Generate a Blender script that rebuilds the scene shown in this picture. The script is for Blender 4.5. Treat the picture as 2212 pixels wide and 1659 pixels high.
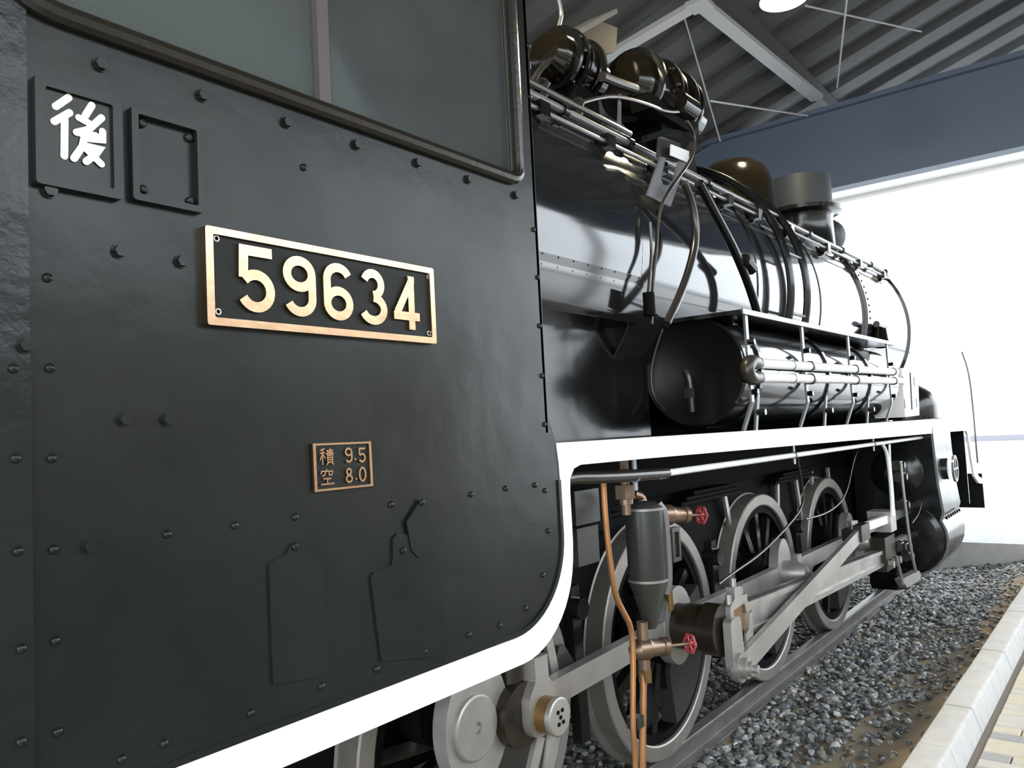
import bpy, bmesh, math, random
from mathutils import Vector, Matrix
from mathutils.geometry import tessellate_polygon
sc = bpy.context.scene
COL = sc.collection
for _o in list(bpy.data.objects): bpy.data.objects.remove(_o)
PI = math.pi
V = Vector
# ------------------------------------------------------------------ camera
F, YAW, PITCH, ROLL, CAMY, CAMZ = 1719.1, .6594658, .0633993, .0512104, -2.742650, 1.749864
fw = V((math.cos(PITCH)*math.cos(YAW), math.cos(PITCH)*math.sin(YAW), math.sin(PITCH)))
rt = fw.cross(V((0, 0, 1))).normalized(); dn = fw.cross(rt)
c_, s_ = math.cos(ROLL), math.sin(ROLL)
rt, dn = c_*rt + s_*dn, -s_*rt + c_*dn
EYE = V((0, CAMY, CAMZ))
cam = bpy.data.cameras.new('camera'); co = bpy.data.objects.new('camera', cam); COL.objects.link(co)
cam.sensor_width = 36; cam.lens = 36*F/2212; cam.clip_start = .02; cam.clip_end = 400
co.matrix_world = Matrix(((rt.x, -dn.x, -fw.x, EYE.x), (rt.y, -dn.y, -fw.y, EYE.y), (rt.z, -dn.z, -fw.z, EYE.z), (0, 0, 0, 1)))
sc.camera = co
def at(u, v, ax, val):
    """survey helper: where the sight line through a photo pixel meets a real plane of the place"""
    d = rt*((u-1106)/F) + dn*((v-829.5)/F) + fw
    i = 'xyz'.index(ax)
    return EYE + d*((val-EYE[i])/d[i])
# ------------------------------------------------------------------ light
sc.view_settings.view_transform = 'Standard'; sc.view_settings.look = 'None'
sc.view_settings.gamma = 1; sc.view_settings.use_curve_mapping = False
sc.view_settings.exposure = 1.0
w = bpy.data.worlds.new('overcast_sky'); sc.world = w; w.use_nodes = True
w.node_tree.nodes['Background'].inputs[0].default_value = (.86, .93, 1.0, 1)
w.node_tree.nodes['Background'].inputs[1].default_value = 3.0
LAMP_W = 110
# ------------------------------------------------------------------ materials
def mat(name, col, rough=.5, metal=0, spec=.5, bump=0, bscale=20, vary=0, vcol=None, vscale=6, wave=0, wscale=2.5, coat=0, rvary=0):
    m = bpy.data.materials.new(name); m.use_nodes = True
    nt = m.node_tree; N = nt.nodes; L = nt.links; b = N['Principled BSDF']
    b.inputs['Base Color'].default_value = (*col, 1); b.inputs['Roughness'].default_value = rough
    b.inputs['Metallic'].default_value = metal; b.inputs['Specular IOR Level'].default_value = spec
    if coat: b.inputs['Coat Weight'].default_value = coat; b.inputs['Coat Roughness'].default_value = .1
    geo = N.new('ShaderNodeNewGeometry')
    def noise(scale, det=4):
        n = N.new('ShaderNodeTexNoise'); n.inputs['Scale'].default_value = scale; n.inputs['Detail'].default_value = det
        L.new(geo.outputs['Position'], n.inputs['Vector']); return n
    if vary:
        n = noise(vscale, 6); r = N.new('ShaderNodeValToRGB'); L.new(n.outputs['Fac'], r.inputs[0])
        r.color_ramp.elements[0].position = .5-.25*vary; r.color_ramp.elements[1].position = .5+.25
        r.color_ramp.elements[0].color = (*col, 1); r.color_ramp.elements[1].color = (*(vcol or [min(1, x*1.6) for x in col]), 1)
        L.new(r.outputs[0], b.inputs['Base Color'])
    if rvary:
        n = noise(vscale*.7, 5); r = N.new('ShaderNodeMapRange'); L.new(n.outputs['Fac'], r.inputs[0])
        r.inputs[1].default_value = .3; r.inputs[2].default_value = .7; r.inputs[3].default_value = max(.03, rough-rvary); r.inputs[4].default_value = rough+rvary
        L.new(r.outputs[0], b.inputs['Roughness'])
    last = None
    for amt, scl, dist in ((wave, wscale, .05), (bump, bscale, .004)):
        if amt:
            n = noise(scl, 3 if scl < 8 else 5); bp = N.new('ShaderNodeBump'); bp.inputs['Strength'].default_value = amt; bp.inputs['Distance'].default_value = dist
            L.new(n.outputs['Fac'], bp.inputs['Height'])
            if last: L.new(last.outputs[0], bp.inputs['Normal'])
            last = bp
    if last: L.new(last.outputs[0], b.inputs['Normal'])
    return m
M = {}
M['cab'] = mat('cab_black_paint', (.008, .0105, .010), .26, spec=.26, bump=.08, bscale=45, wave=.16, wscale=2.0, vary=1, vcol=(.016, .0185, .015), vscale=3, rvary=.06)
M['lap'] = mat('rough_black_paint', (.010, .013, .013), .22, spec=.36, bump=.2, bscale=70, wave=.18, wscale=4)
M['black'] = mat('black_paint', (.007, .008, .008), .17, bump=.06, bscale=40, rvary=.05)
M['boiler'] = mat('boiler_black_paint', (.009, .010, .011), 0.085, spec=.9, wave=.012, wscale=1.2, vary=1, vcol=(.018, .018, .018), vscale=2, rvary=.03)
M['tank_end'] = mat('satin_black', (.007, .0075, .007), .42, spec=.3, bump=.1, bscale=40)
M['satin'] = mat('semi_gloss_black', (.007, .0075, .0075), .16, spec=.45, wave=.03, wscale=2)
M['soot'] = mat('sooty_black', (.004, .004, .004), 0.7, spec=.06, bump=.3, bscale=30)
M['white'] = mat('white_paint', (.86, .86, .84), .4, bump=.06, bscale=25)
M['brass'] = mat('polished_brass', (.43, .255, .155), .22, 1, bump=.10, bscale=30, vary=1, vcol=(.53, .37, .23), vscale=14)
M['plate_ground'] = mat('plate_ground_paint', (.012, .014, .010), .5, spec=.2, bump=.3, bscale=120)
M['steel'] = mat('bare_steel', (.44, .425, .395), .42, .7, bump=.06, bscale=60, vary=1, vcol=(.33, .315, .29), vscale=8, rvary=.08)
M['tyre'] = mat('tyre_steel', (.33, .31, .285), .45, .6, bump=.05, bscale=60, vary=1, vcol=(.22, .195, .17), vscale=5)
M['oily'] = mat('oily_bronze', (.014, .011, .009), .32, .2, bump=.15, bscale=50, vary=1, vcol=(.035, .024, .013), vscale=9)
M['brassy'] = mat('worn_bearing_brass', (.25, .15, .05), .4, .7, bump=.1, bscale=40, vary=1, vcol=(.2, .12, .05), vscale=12)
M['bronze'] = mat('dull_bronze', (.30, .21, .15), .36, .8, bump=.1, bscale=40, vary=1, vcol=(.2, .13, .09), vscale=14)
M['copper'] = mat('copper_pipe', (.55, .26, .10), .38, .75, vary=1, vcol=(.42, .22, .11), vscale=12)
M['pipe'] = mat('grey_painted_pipe', (.17, .17, .172), .3, .3, bump=.05, bscale=40)
M['dkpipe'] = mat('dark_metal_pipe', (.07, .067, .06), .25, .7)
M['red'] = mat('red_paint', (.42, .05, .06), .4, bump=.1)
M['cream'] = mat('cream_lettering', (.86, .83, .70), .6)
M['dome'] = mat('brown_black_gloss', (.008, .0062, .0032), .13)
M['grey_tank'] = mat('grey_green_enamel', (.05, .052, .046), .3, .3, bump=.1, bscale=30)
M['rail'] = mat('rail_steel', (.22, .215, .21), .45, .6, bump=.1, bscale=40, vary=1, vcol=(.14, .12, .10), vscale=7)
M['deck'] = mat('galvanised_roof_deck', (.07, .073, .075), .7, .0, spec=.2, vary=1, vcol=(.052, .052, .053), vscale=1.5)
M['beam'] = mat('grey_roof_steel', (.33, .34, .35), .5, bump=.04)
M['fascia'] = mat('blue_grey_fascia', (.085, .115, .175), .55)
M['concrete'] = mat('concrete', (.50, .49, .47), .85, bump=.35, bscale=90, vary=1, vcol=(.40, .39, .37), vscale=9)
M['curb'] = mat('kerb_concrete', (.54, .537, .525), .85, bump=.4, bscale=120, vary=1, vcol=(.44, .436, .425), vscale=12)
M['soil'] = mat('brown_soil', (.40, .31, .20), .95, bump=.7, bscale=60, vary=1, vcol=(.25, .20, .14), vscale=8)
M['ground'] = mat('pale_ground', (.52, .52, .50), .9, bump=.2, bscale=4)
M['wall'] = mat('warm_plaster', (.50, .44, .36), .8)
M['lining'] = mat('cab_lining_cream', (.75, .70, .58), .4)
M['cabin'] = mat('cab_interior_green', (.10, .115, .10), .6)
M['pav1'] = mat('paver_cream', (.52, .485, .40), .85, bump=.3, bscale=150, vary=1, vcol=(.46, .43, .355), vscale=20)
M['pav2'] = mat('paver_grey', (.33, .335, .34), .85, bump=.3, bscale=150, vary=1, vcol=(.28, .285, .29), vscale=20)
M['pav3'] = mat('paver_pale', (.50, .485, .45), .85, bump=.3, bscale=150, vary=1, vcol=(.44, .43, .40), vscale=20)
M['joint'] = mat('dark_joint_sand', (.14, .12, .10), .95)
M['asphalt'] = mat('dark_asphalt', (.07, .07, .068), .8, bump=.3, bscale=30)
M['zinc'] = mat('grey_zinc', (.03, .036, .042), .5, spec=.2)
M['hill'] = mat('hazy_hill', (.17, .165, .185), 1)
def glass(name, tint, dust):
    m = bpy.data.materials.new(name); m.use_nodes = True; nt = m.node_tree; N = nt.nodes; L = nt.links
    out = N['Material Output']; N.remove(N['Principled BSDF'])
    tr = N.new('ShaderNodeBsdfTransparent'); tr.inputs[0].default_value = (*tint, 1)
    gl = N.new('ShaderNodeBsdfGlossy'); gl.inputs['Roughness'].default_value = .06
    df = N.new('ShaderNodeBsdfDiffuse'); df.inputs[0].default_value = (.30, .32, .31, 1)
    fr = N.new('ShaderNodeFresnel'); fr.inputs[0].default_value = 1.36
    m1 = N.new('ShaderNodeMixShader'); m2 = N.new('ShaderNodeMixShader')
    n = N.new('ShaderNodeTexNoise'); n.inputs['Scale'].default_value = 5; n.inputs['Detail'].default_value = 6
    g = N.new('ShaderNodeNewGeometry'); L.new(g.outputs['Position'], n.inputs['Vector'])
    r = N.new('ShaderNodeMapRange'); r.inputs[1].default_value = .35; r.inputs[2].default_value = .75; r.inputs[3].default_value = dust*.85; r.inputs[4].default_value = dust*1.15
    L.new(n.outputs['Fac'], r.inputs[0]); L.new(r.outputs[0], m1.inputs[0])
    L.new(tr.outputs[0], m1.inputs[1]); L.new(df.outputs[0], m1.inputs[2])
    L.new(fr.outputs[0], m2.inputs[0]); L.new(m1.outputs[0], m2.inputs[1]); L.new(gl.outputs[0], m2.inputs[2])
    L.new(m2.outputs[0], out.inputs[0]); return m
M['glass'] = glass('dusty_window_glass', (.8, .84, .82), .2)
M['glass2'] = glass('clean_window_glass', (.85, .88, .86), .2)
def emit(name, col, s):
    m = bpy.data.materials.new(name); m.use_nodes = True; b = m.node_tree.nodes['Principled BSDF']
    b.inputs['Base Color'].default_value = (*col, 1); b.inputs['Emission Color'].default_value = (*col, 1); b.inputs['Emission Strength'].default_value = s
    return m
M['lamp'] = emit('lamp_glow', (1, .90, .66), 45)
def stone_mat():
    m = bpy.data.materials.new('ballast_stone'); m.use_nodes = True; nt = m.node_tree; N = nt.nodes; L = nt.links; b = N['Principled BSDF']
    g = N.new('ShaderNodeNewGeometry'); oi = N.new('ShaderNodeObjectInfo')
    a = N.new('ShaderNodeMath'); a.operation = 'ADD'; L.new(g.outputs['Random Per Island'], a.inputs[0]); L.new(oi.outputs['Random'], a.inputs[1])
    f = N.new('ShaderNodeMath'); f.operation = 'FRACT'; L.new(a.outputs[0], f.inputs[0])
    r = N.new('ShaderNodeValToRGB'); L.new(f.outputs[0], r.inputs[0]); e = r.color_ramp.elements
    e[0].position = 0; e[0].color = (.055, .06, .058, 1); e[1].position = 1; e[1].color = (.52, .51, .49, 1)
    for p, c in ((.35, (.115, .124, .121)), (.6, (.19, .20, .197)), (.78, (.26, .235, .19)), (.9, (.36, .365, .36))):
        x = e.new(p); x.color = (*c, 1)
    n = N.new('ShaderNodeTexNoise'); n.inputs['Scale'].default_value = 70; L.new(g.outputs['Position'], n.inputs['Vector'])
    bp = N.new('ShaderNodeBump'); bp.inputs['Strength'].default_value = .3; bp.inputs['Distance'].default_value = .004; L.new(n.outputs['Fac'], bp.inputs['Height']); L.new(bp.outputs[0], b.inputs['Normal'])
    L.new(r.outputs[0], b.inputs['Base Color']); b.inputs['Roughness'].default_value = .42
    return m
M['stone'] = stone_mat()
# ------------------------------------------------------------------ mesh builder
def basis(d):
    d = d.normalized(); a = V((0, 0, 1)) if abs(d.z) < .9 else V((1, 0, 0))
    x = d.cross(a).normalized(); return x, d.cross(x).normalized(), d
WLOC = {}
class MB:
    def __init__(s): s.v = []; s.f = []
    def add(s, vs, fs):
        k = len(s.v); s.v += [V(p) for p in vs]; s.f += [tuple(i+k for i in f) for f in fs]; return s
    def box(s, a, b):
        (x0, y0, z0), (x1, y1, z1) = a, b
        return s.add([(x0,y0,z0),(x1,y0,z0),(x1,y1,z0),(x0,y1,z0),(x0,y0,z1),(x1,y0,z1),(x1,y1,z1),(x0,y1,z1)], [(0,3,2,1),(4,5,6,7),(0,1,5,4),(1,2,6,5),(2,3,7,6),(3,0,4,7)])
    def bar(s, p, q, wd, hh, up=None):
        p, q = V(p), V(q); d = (q-p).normalized(); up = V(up) if up else V((0, 0, 1))
        x = d.cross(up)
        if x.length < 1e-4: x = d.cross(V((0, 1, 0)))
        x.normalize(); y = x.cross(d)
        r = []
        for c in (p, q):
            for i, j in ((-1,-1),(1,-1),(1,1),(-1,1)): r.append(c + x*i*wd/2 + y*j*hh/2)
        return s.add(r, [(0,1,2,3),(7,6,5,4),(0,4,5,1),(1,5,6,2),(2,6,7,3),(3,7,4,0)])
    def cyl(s, p, q, r0, r1=None, n=20, caps=True, ph=0):
        r1 = r0 if r1 is None else r1; p, q = V(p), V(q); x, y, d = basis(q-p); r = []
        for c, rr in ((p, r0), (q, r1)):
            for i in range(n): a = 2*PI*i/n+ph; r.append(c + x*math.cos(a)*rr + y*math.sin(a)*rr)
        f = [(i, n+i, n+(i+1) % n, (i+1) % n) for i in range(n)]
        if caps: f += [tuple(range(n)), tuple(range(2*n-1, n-1, -1))]
        return s.add(r, f)
    def lathe(s, o, ax, prof, n=32):
        o = V(o); x, y, d = basis(V(ax)); r = []; f = []
        for (rr, h) in prof:
            for i in range(n): a = 2*PI*i/n; r.append(o + d*h + (x*math.cos(a)+y*math.sin(a))*max(rr, 1e-4))
        m = len(prof)
        for k in range(m-1):
            for i in range(n): f.append((k*n+i, (k+1)*n+i, (k+1)*n+(i+1) % n, k*n+(i+1) % n))
        f += [tuple(range(n)), tuple(range(m*n-1, (m-1)*n-1, -1))]
        return s.add(r, f)
    def tube(s, pts, r, n=8, smooth=True, it=2):
        pts = [V(p) for p in pts]
        if smooth and len(pts) > 2:
            for _ in range(it):
                q = [pts[0]]
                for a, b in zip(pts, pts[1:]): q += [a*.75+b*.25, a*.25+b*.75]
                pts = q + [pts[-1]]
        x = None; vs = []; fs = []
        for i, p in enumerate(pts):
            d = (pts[min(i+1, len(pts)-1)] - pts[max(i-1, 0)]).normalized()
            if x is None: x = basis(d)[0]
            x = (x - d*x.dot(d)).normalized(); y = d.cross(x)
            for k in range(n): a = 2*PI*k/n; vs.append(p + (x*math.cos(a)+y*math.sin(a))*r)
        for i in range(len(pts)-1):
            for k in range(n): fs.append((i*n+k, (i+1)*n+k, (i+1)*n+(k+1) % n, i*n+(k+1) % n))
        fs += [tuple(range(n)), tuple(range(len(vs)-1, len(vs)-n-1, -1))]
        return s.add(vs, fs)
    def prism(s, loop, vec, holes=()):
        loops = [[V(p) for p in loop]] + [[V(p) for p in h] for h in holes]; vec = V(vec)
        flat = [p for l in loops for p in l]; n = len(flat)
        tris = tessellate_polygon(loops)
        f = [tuple(t) for t in tris] + [tuple(i+n for i in reversed(t)) for t in tris]
        k = 0
        for l in loops:
            m = len(l); f += [(k+i, k+(i+1) % m, n+k+(i+1) % m, n+k+i) for i in range(m)]; k += m
        s.add(flat + [p+vec for p in flat], f); return s
    def torus_arc(s, c, R, y, x0, x1, a0, a1, n=40): return s
    def ring(s, o, ax, prof, n=48):        # closed profile revolved
        o = V(o); x, y, d = basis(V(ax)); r = []; f = []; m = len(prof)
        for i in range(n):
            a = 2*PI*i/n
            for (rr, h) in prof: r.append(o + d*h + (x*math.cos(a)+y*math.sin(a))*rr)
        for i in range(n):
            for k in range(m): f.append((i*m+k, i*m+(k+1) % m, ((i+1) % n)*m+(k+1) % m, ((i+1) % n)*m+k))
        return s.add(r, f)
    def ribbon(s, pts, wd, vec, nrm=(0, -1, 0), closed=False, caps=0):
        """flat strip of a given width along pts (in the plane of nrm), thick by vec, mitred"""
        pts = [V(p) for p in pts]; nrm = V(nrm); n = len(pts); Lf = []; Rt = []
        for i in range(n):
            a = pts[i-1] if (i or closed) else None; b = pts[(i+1) % n] if (i < n-1 or closed) else None
            d1 = (pts[i]-a).normalized() if a is not None else None; d2 = (b-pts[i]).normalized() if b is not None else None
            d = ((d1 or d2) + (d2 or d1)).normalized(); q = nrm.cross(d).normalized()
            k = wd/2 / max(.35, q.dot(nrm.cross(d1 or d2).normalized()))
            Lf.append(pts[i]+q*k); Rt.append(pts[i]-q*k)
        vec = V(vec); vs = Lf + Rt + [p+vec for p in Lf] + [p+vec for p in Rt]; f = []
        for i in range(n if closed else n-1):
            j = (i+1) % n
            f += [(i, j, n+j, n+i), (2*n+i, 3*n+i, 3*n+j, 2*n+j), (i, 2*n+i, 2*n+j, j), (n+i, n+j, 3*n+j, 3*n+i)]
        if not closed: f += [(0, n, 3*n, 2*n), (n-1, 3*n-1, 4*n-1, 2*n-1)]
        s.add(vs, f)
        if caps:
            for p in (pts[0], pts[-1]): s.cyl(p-vec*.02, p+vec*1.02, wd/2, n=14)
        return s
    def build(s, name, m, parent=None, smooth=.6, label=None, kind=None, origin=None):
        if origin is None:
            lo = V([min(p[i] for p in s.v) for i in range(3)]); hi = V([max(p[i] for p in s.v) for i in range(3)]); origin = (lo+hi)/2
        origin = V(origin)
        me = bpy.data.meshes.new(name); me.from_pydata([p-origin for p in s.v], [], s.f)
        bm = bmesh.new(); bm.from_mesh(me); bmesh.ops.recalc_face_normals(bm, faces=bm.faces); bm.to_mesh(me); bm.free()
        if smooth:
            me.shade_smooth(); me.set_sharp_from_angle(angle=smooth)
        me.materials.append(M[m] if isinstance(m, str) else m)
        return link(bpy.data.objects.new(name, me), origin, parent, label, kind)
def link(o, loc, parent=None, label=None, kind=None):
    COL.objects.link(o); loc = V(loc); WLOC[o.name] = loc
    o.location = loc - (WLOC[parent.name] if parent else V((0, 0, 0))); o.parent = parent
    if label: o['label'] = label
    if kind: o['kind'] = kind
    return o
def copy(o, loc, parent=None, rot=None):
    c = o.copy(); c.parent = None; link(c, loc, parent)
    if rot is not None: c.rotation_euler = rot
    return c
def thing(name, label, cat, loc, group=None):
    o = bpy.data.objects.new(name, None); o.empty_display_size = .2; link(o, loc, None, label); o['category'] = cat
    if group: o['group'] = group
    return o
def tag(o, label, cat, group=None):
    o['label'] = label; o['category'] = cat
    if group: o['group'] = group
    return o
def arc(c, rx, ry, a0, a1, n=14): return [(c[0]+rx*math.cos(math.radians(a0+(a1-a0)*i/n)), c[1]+ry*math.sin(math.radians(a0+(a1-a0)*i/n))) for i in range(n+1)]
def round_poly(pts, r, n=6):
    """2d polygon with rounded corners; r one value or list"""
    out = []; N = len(pts); rs = r if isinstance(r, (list, tuple)) else [r]*N
    for i in range(N):
        p = V(pts[i]); a = (V(pts[i-1])-p); b = (V(pts[(i+1) % N])-p); rr = rs[i]
        if rr <= 0: out.append(tuple(p)); continue
        an, bn = a.normalized(), b.normalized(); ang = an.angle(bn); t = min(rr/math.tan(ang/2), a.length*.49, b.length*.49)
        p0, p1 = p+an*t, p+bn*t
        for k in range(n+1):
            s = k/n; out.append(tuple((1-s)**2*p0 + 2*s*(1-s)*p + s*s*p1))
    return out
def Y(pts, y): return [V((p[0], y, p[1])) for p in pts]
def px(pts, ax, val, s=1, ox=0, oy=0): return [at(ox+a/s, oy+b/s, ax, val) for a, b in pts]

# ================================================================== THE SHED (setting)
RIDGE_Y, S, EAVE = -2.6, .315, -7.0
def deck_z(y): return 6.95 - S*RIDGE_Y - S*abs(y-RIDGE_Y)
def roof():
    g = MB(); prof = []; x = -8.0
    while x < 18.4:                                   # folded-plate profile
        prof += [(x, 0), (x+.30, 0), (x+.38, .11), (x+.62, .11), (x+.70, 0)]; x += .74
    main = [p for p in prof if p[0] <= 13.7]; ext = [p for p in prof if p[0] >= 13.0]
    for y0, y1, prof in ((4.2, RIDGE_Y, main), (RIDGE_Y, EAVE, main), (.5, RIDGE_Y, ext), (RIDGE_Y, EAVE, ext)):
        n = len(prof); vs = [(a, y, deck_z(y)+h) for y in (y0, y1) for a, h in prof]
        g.add(vs, [(i, i+1, n+i+1, n+i) for i in range(n-1)])
    c = g.build('ceiling', 'deck', None, .3, kind='structure')
    # rafters, diagonal braces, thin tie rods
    def beam(p, q, wd=.20, hh=.05, m='beam', nm='roof_beam'): return MB().bar(p, q, wd, hh).build(nm, m, c)
    A = at(1511, 6, 'z', 6.35); B = at(1338, 108, 'x', A.x); beam(A + (A-B)*.02, B + (B-A)*1.5, .16, .06)
    C2 = at(1765, 212, 'x', 11.6); beam(A, C2, .17, .06)
    g = MB().box((A.x-.12, A.y-.12, A.z-.05), (A.x+.12, A.y+.12, A.z)); g.build('gusset_plate', 'beam', c)
    for (u0, v0, u1, v1) in ((1476, 30, 1556, 305), (1829, 0, 1808, 190), (1535, 218, 1745, 250), (1740, 12, 1990, 68)):
        P, Q = at(u0, v0, 'x', A.x+.6), at(u1, v1, 'x', 11.2)
        MB().tube([P, Q], .011, 6).build('tie_rod', 'beam', c)
    for yy in (3.6, .6, -4.2, -6.2):
        MB().bar((-8, yy, deck_z(yy)-.13), (13.5, yy, deck_z(yy)-.13), .1, .22).build('purlin', 'deck', c)
    for xx in (-6.5, -1.6, 3.0):
        for y0, y1 in ((4.1, RIDGE_Y), (RIDGE_Y, EAVE+.2)):
            MB().bar((xx, y0, deck_z(y0)-.35), (xx, y1, deck_z(y1)-.35), .16, .28).build('rafter', 'beam', c)
    return c
ceiling = roof()
MB().box((-8, EAVE-.06, 5.45), (13.7, EAVE, 6.75)).build('added_eave_board', 'fascia', ceiling)  # unseen board, added to lower the roof edge mirrored in the cab side
# end girder under the roof's far edge: face, top flange, drip line
g = MB().box((12, EAVE, 5.10), (12.25, 5.5, 6.23)); fas = g.build('wall_far', 'fascia', None, .3, kind='structure')
MB().box((11.9, EAVE, 6.23), (12.35, 5.5, 6.30)).build('top_flange', 'fascia', fas)
MB().box((12.25, EAVE, 5.12), (12.75, 5.5, 5.16)).build('soffit_board', 'white', fas)
MB().box((12.75, EAVE, 5.05), (12.81, 5.5, 5.19)).build('gutter', 'white', fas)
for xx in (-7.4, 2.2, 12.1):
    for yy in (EAVE+.2, 4.0):
        o = MB().box((xx-.1, yy-.1, -.2), (xx+.1, yy+.1, min(deck_z(yy)-.3, 6.2))).build('trim_1', 'beam', None, kind='structure')
MB().box((-8, 4.2, -.2), (11.9, 4.35, 5.55)).build('added_wall_left', 'deck', None, kind='structure')  # unseen wall, added to keep the roof underside dark
# ground inside and outside
g = MB(); nx, ny = 60, 20
def soil_z(x, y):
    t = min(1, max(0, (-y-.75)/1.0)); return -.155 + .20*t*t + .012*math.sin(7*x+3*y)*math.cos(5*y-2*x)
xs = [1.5+9.5*i/nx for i in range(nx+1)]; yv = [-1.80+2.8*j/ny for j in range(ny+1)]
g.add([(x, y, soil_z(x, y)) for x in xs for y in yv], [(i*(ny+1)+j, (i+1)*(ny+1)+j, (i+1)*(ny+1)+j+1, i*(ny+1)+j+1) for i in range(nx) for j in range(ny)])
floor = g.build('floor', 'soil', None, 1, kind='structure')
MB().box((-9, -80, -.5), (120, 60, -.2)).build('floor_outside', 'ground', None, kind='structure')
bw = MB().box((-24, -22, -.2), (17, -14, 4.6)).build('added_wall_right', 'wall', None, kind='structure')  # unseen building, added and sized so the cab side mirrors something darker
MB().box((-24.4, -22.4, 4.6), (17.4, -13.5, 4.85)).build('roof_slab', 'fascia', bw)
for k in range(9):
    MB().box((-22+4.3*k, -14.0, .9), (-20+4.3*k, -13.95, 2.6)).build('window', 'black', bw, .3)
MB().box((-9, -26, -.21), (13, -7.0, -.17)).build('added_floor_dark', 'asphalt', None, kind='structure')  # unseen dark ground, added to darken reflections low on the cab
MB().box((11.0, -9, -.2), (14.5, 5.3, .172)).build('wall_end', 'concrete', None, kind='structure')
MB().box((58, -60, -.2), (58.4, 40, .16)).build('wall_lot', 'hill', None, kind='structure')
# ---- kerb and pavers
kerb = bpy.data.objects.new('trim_2', None); link(kerb, (5, -1.88, .08), None, kind='structure')
prof = round_poly([(-1.815, -.1), (-1.815, .2), (-1.952, .2), (-1.985, .085), (-1.985, -.1)], [0, .012, .022, 0, 0], 4)
def skew(x): return -.011*(x-4.2)
for k in range(13):
    x0 = 1.755 + .6075*k + .004; x1 = x0+.600; dz = [0, .003, -.002, .002][k % 4]
    vs = [(x, y+skew(x), z+dz) for x in (x0, x1) for y, z in prof]; n = len(prof)
    MB().add(vs, [(i, (i+1) % n, n+(i+1) % n, n+i) for i in range(n)] + [tuple(range(n)), tuple(range(2*n-1, n-1, -1))]).build('kerb_stone', 'curb', kerb, .5)
pave = MB().box((.5, -6, -.1), (10.5, -1.99, .068)).build('floor_pavement', 'joint', None, .3, kind='structure')
random.seed(4)
def paver(x0, x1, y0, y1, m):
    e = .006; z = .08 + random.uniform(-.0012, .0012)
    vs = [(x0, y0, .05), (x1, y0, .05), (x1, y1, .05), (x0, y1, .05), (x0, y0, z-e), (x1, y0, z-e), (x1, y1, z-e), (x0, y1, z-e), (x0+e, y0+e, z), (x1-e, y0+e, z), (x1-e, y1-e, z), (x0+e, y1-e, z)]
    f = [(0,1,5,4),(1,2,6,5),(2,3,7,6),(3,0,4,7),(4,5,9,8),(5,6,10,9),(6,7,11,10),(7,4,8,11),(8,9,10,11)]
    MB().add(vs, f).build('paver', m, pave, .3)
x = 3.35; row = 0
while x < 9.0:
    hh = (.2, .1, .1)[row % 3]; y = -2.02 + skew(x) - (.07, 0, .12)[row % 3]*0; first = True
    lens = {0: (.2, .2), 1: (.3, .3), 2: (.2, .3)}[row % 3]
    k = 0; start = (0, .13, .21)[(row*2) % 3]
    while y > -2.95:
        L = lens[k % 2] if not (k == 0 and start) else start
        m = random.choice(['pav1', 'pav3', 'pav2', 'pav3', 'pav1'])
        paver(x+.003, x+hh-.003, y-L+.003, y-.003, m); y -= L; k += 1
    x += hh; row += 1
# ---- rails
def rail(y, label):
    pr = [(-.036, 0), (.036, 0), (.036, -.028), (.012, -.042), (.009, -.115), (.06, -.128), (.06, -.142), (-.06, -.142), (-.06, -.128), (-.009, -.115), (-.012, -.042), (-.036, -.028)]
    pr = round_poly(pr, [.012, .012] + [.003]*10, 3); n = len(pr)
    vs = [(x, y+a, b) for x in (-2, 10.4) for a, b in pr]
    return tag(MB().add(vs, [(i, (i+1) % n, n+(i+1) % n, n+i) for i in range(n)] + [tuple(range(n)), tuple(range(2*n-1, n-1, -1))]).build('rail', 'rail', None, .5), label, 'rail')
rail(-.60, 'steel rail nearer the kerb, running along the grey ballast')
rail(.60, 'steel rail on the far side, half hidden behind the wheels')
# ---- ballast
random.seed(11)
def stone_mesh(seed):
    r = random.Random(seed); bm = bmesh.new(); bmesh.ops.create_icosphere(bm, subdivisions=1, radius=.5)
    sx, sy, sz = r.uniform(.85, 1.4), r.uniform(.6, 1), r.uniform(.32, .62)
    for v in bm.verts:
        v.co = V((v.co.x*sx, v.co.y*sy, v.co.z*sz))*r.uniform(.72, 1.2)
    for q in range(4):
        pl = V((r.uniform(-1, 1), r.uniform(-1, 1), r.uniform(-.3, 1.2))).normalized()
        bmesh.ops.bisect_plane(bm, geom=bm.verts[:]+bm.edges[:]+bm.faces[:], plane_co=pl*r.uniform(.16, .28), plane_no=pl, clear_outer=True)
        bmesh.ops.contextual_create(bm, geom=[e for e in bm.edges if e.is_boundary])
    bmesh.ops.triangulate(bm, faces=[f for f in bm.faces if len(f.verts) > 4])
    me = bpy.data.meshes.new('ballast_stone'); bm.to_mesh(me); bm.free(); me.materials.append(M['stone']); return me
SM = [stone_mesh(i) for i in range(14)]
SV = [([v.co.copy() for v in m.vertices], [tuple(p.vertices) for p in m.polygons]) for m in SM]
spots = []
for k in range(20000):
    x = 2.2 + 8.75*random.random(); y = random.uniform(-1.78, .95)
    d = -y-.75
    dens = 1.0
    if y < -1.15: dens = .5 + .42*(math.sin(3.1*x+1)*math.sin(5*y+x) > -.2)
    if y < -1.5: dens *= .6 + .3*(x > 5.6)
    if x < 5.4 and y < -1.25: dens *= .35 + .35*(math.sin(9*x)*math.sin(11*y) > .1)
    if y < -1.62: dens *= .35
    if random.random() > dens: continue
    if abs(abs(y)-.60) < .065: continue
    spots.append((x, y, random.uniform(.034, .078)*(1.0 if y > -1.3 else .85)))
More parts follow.
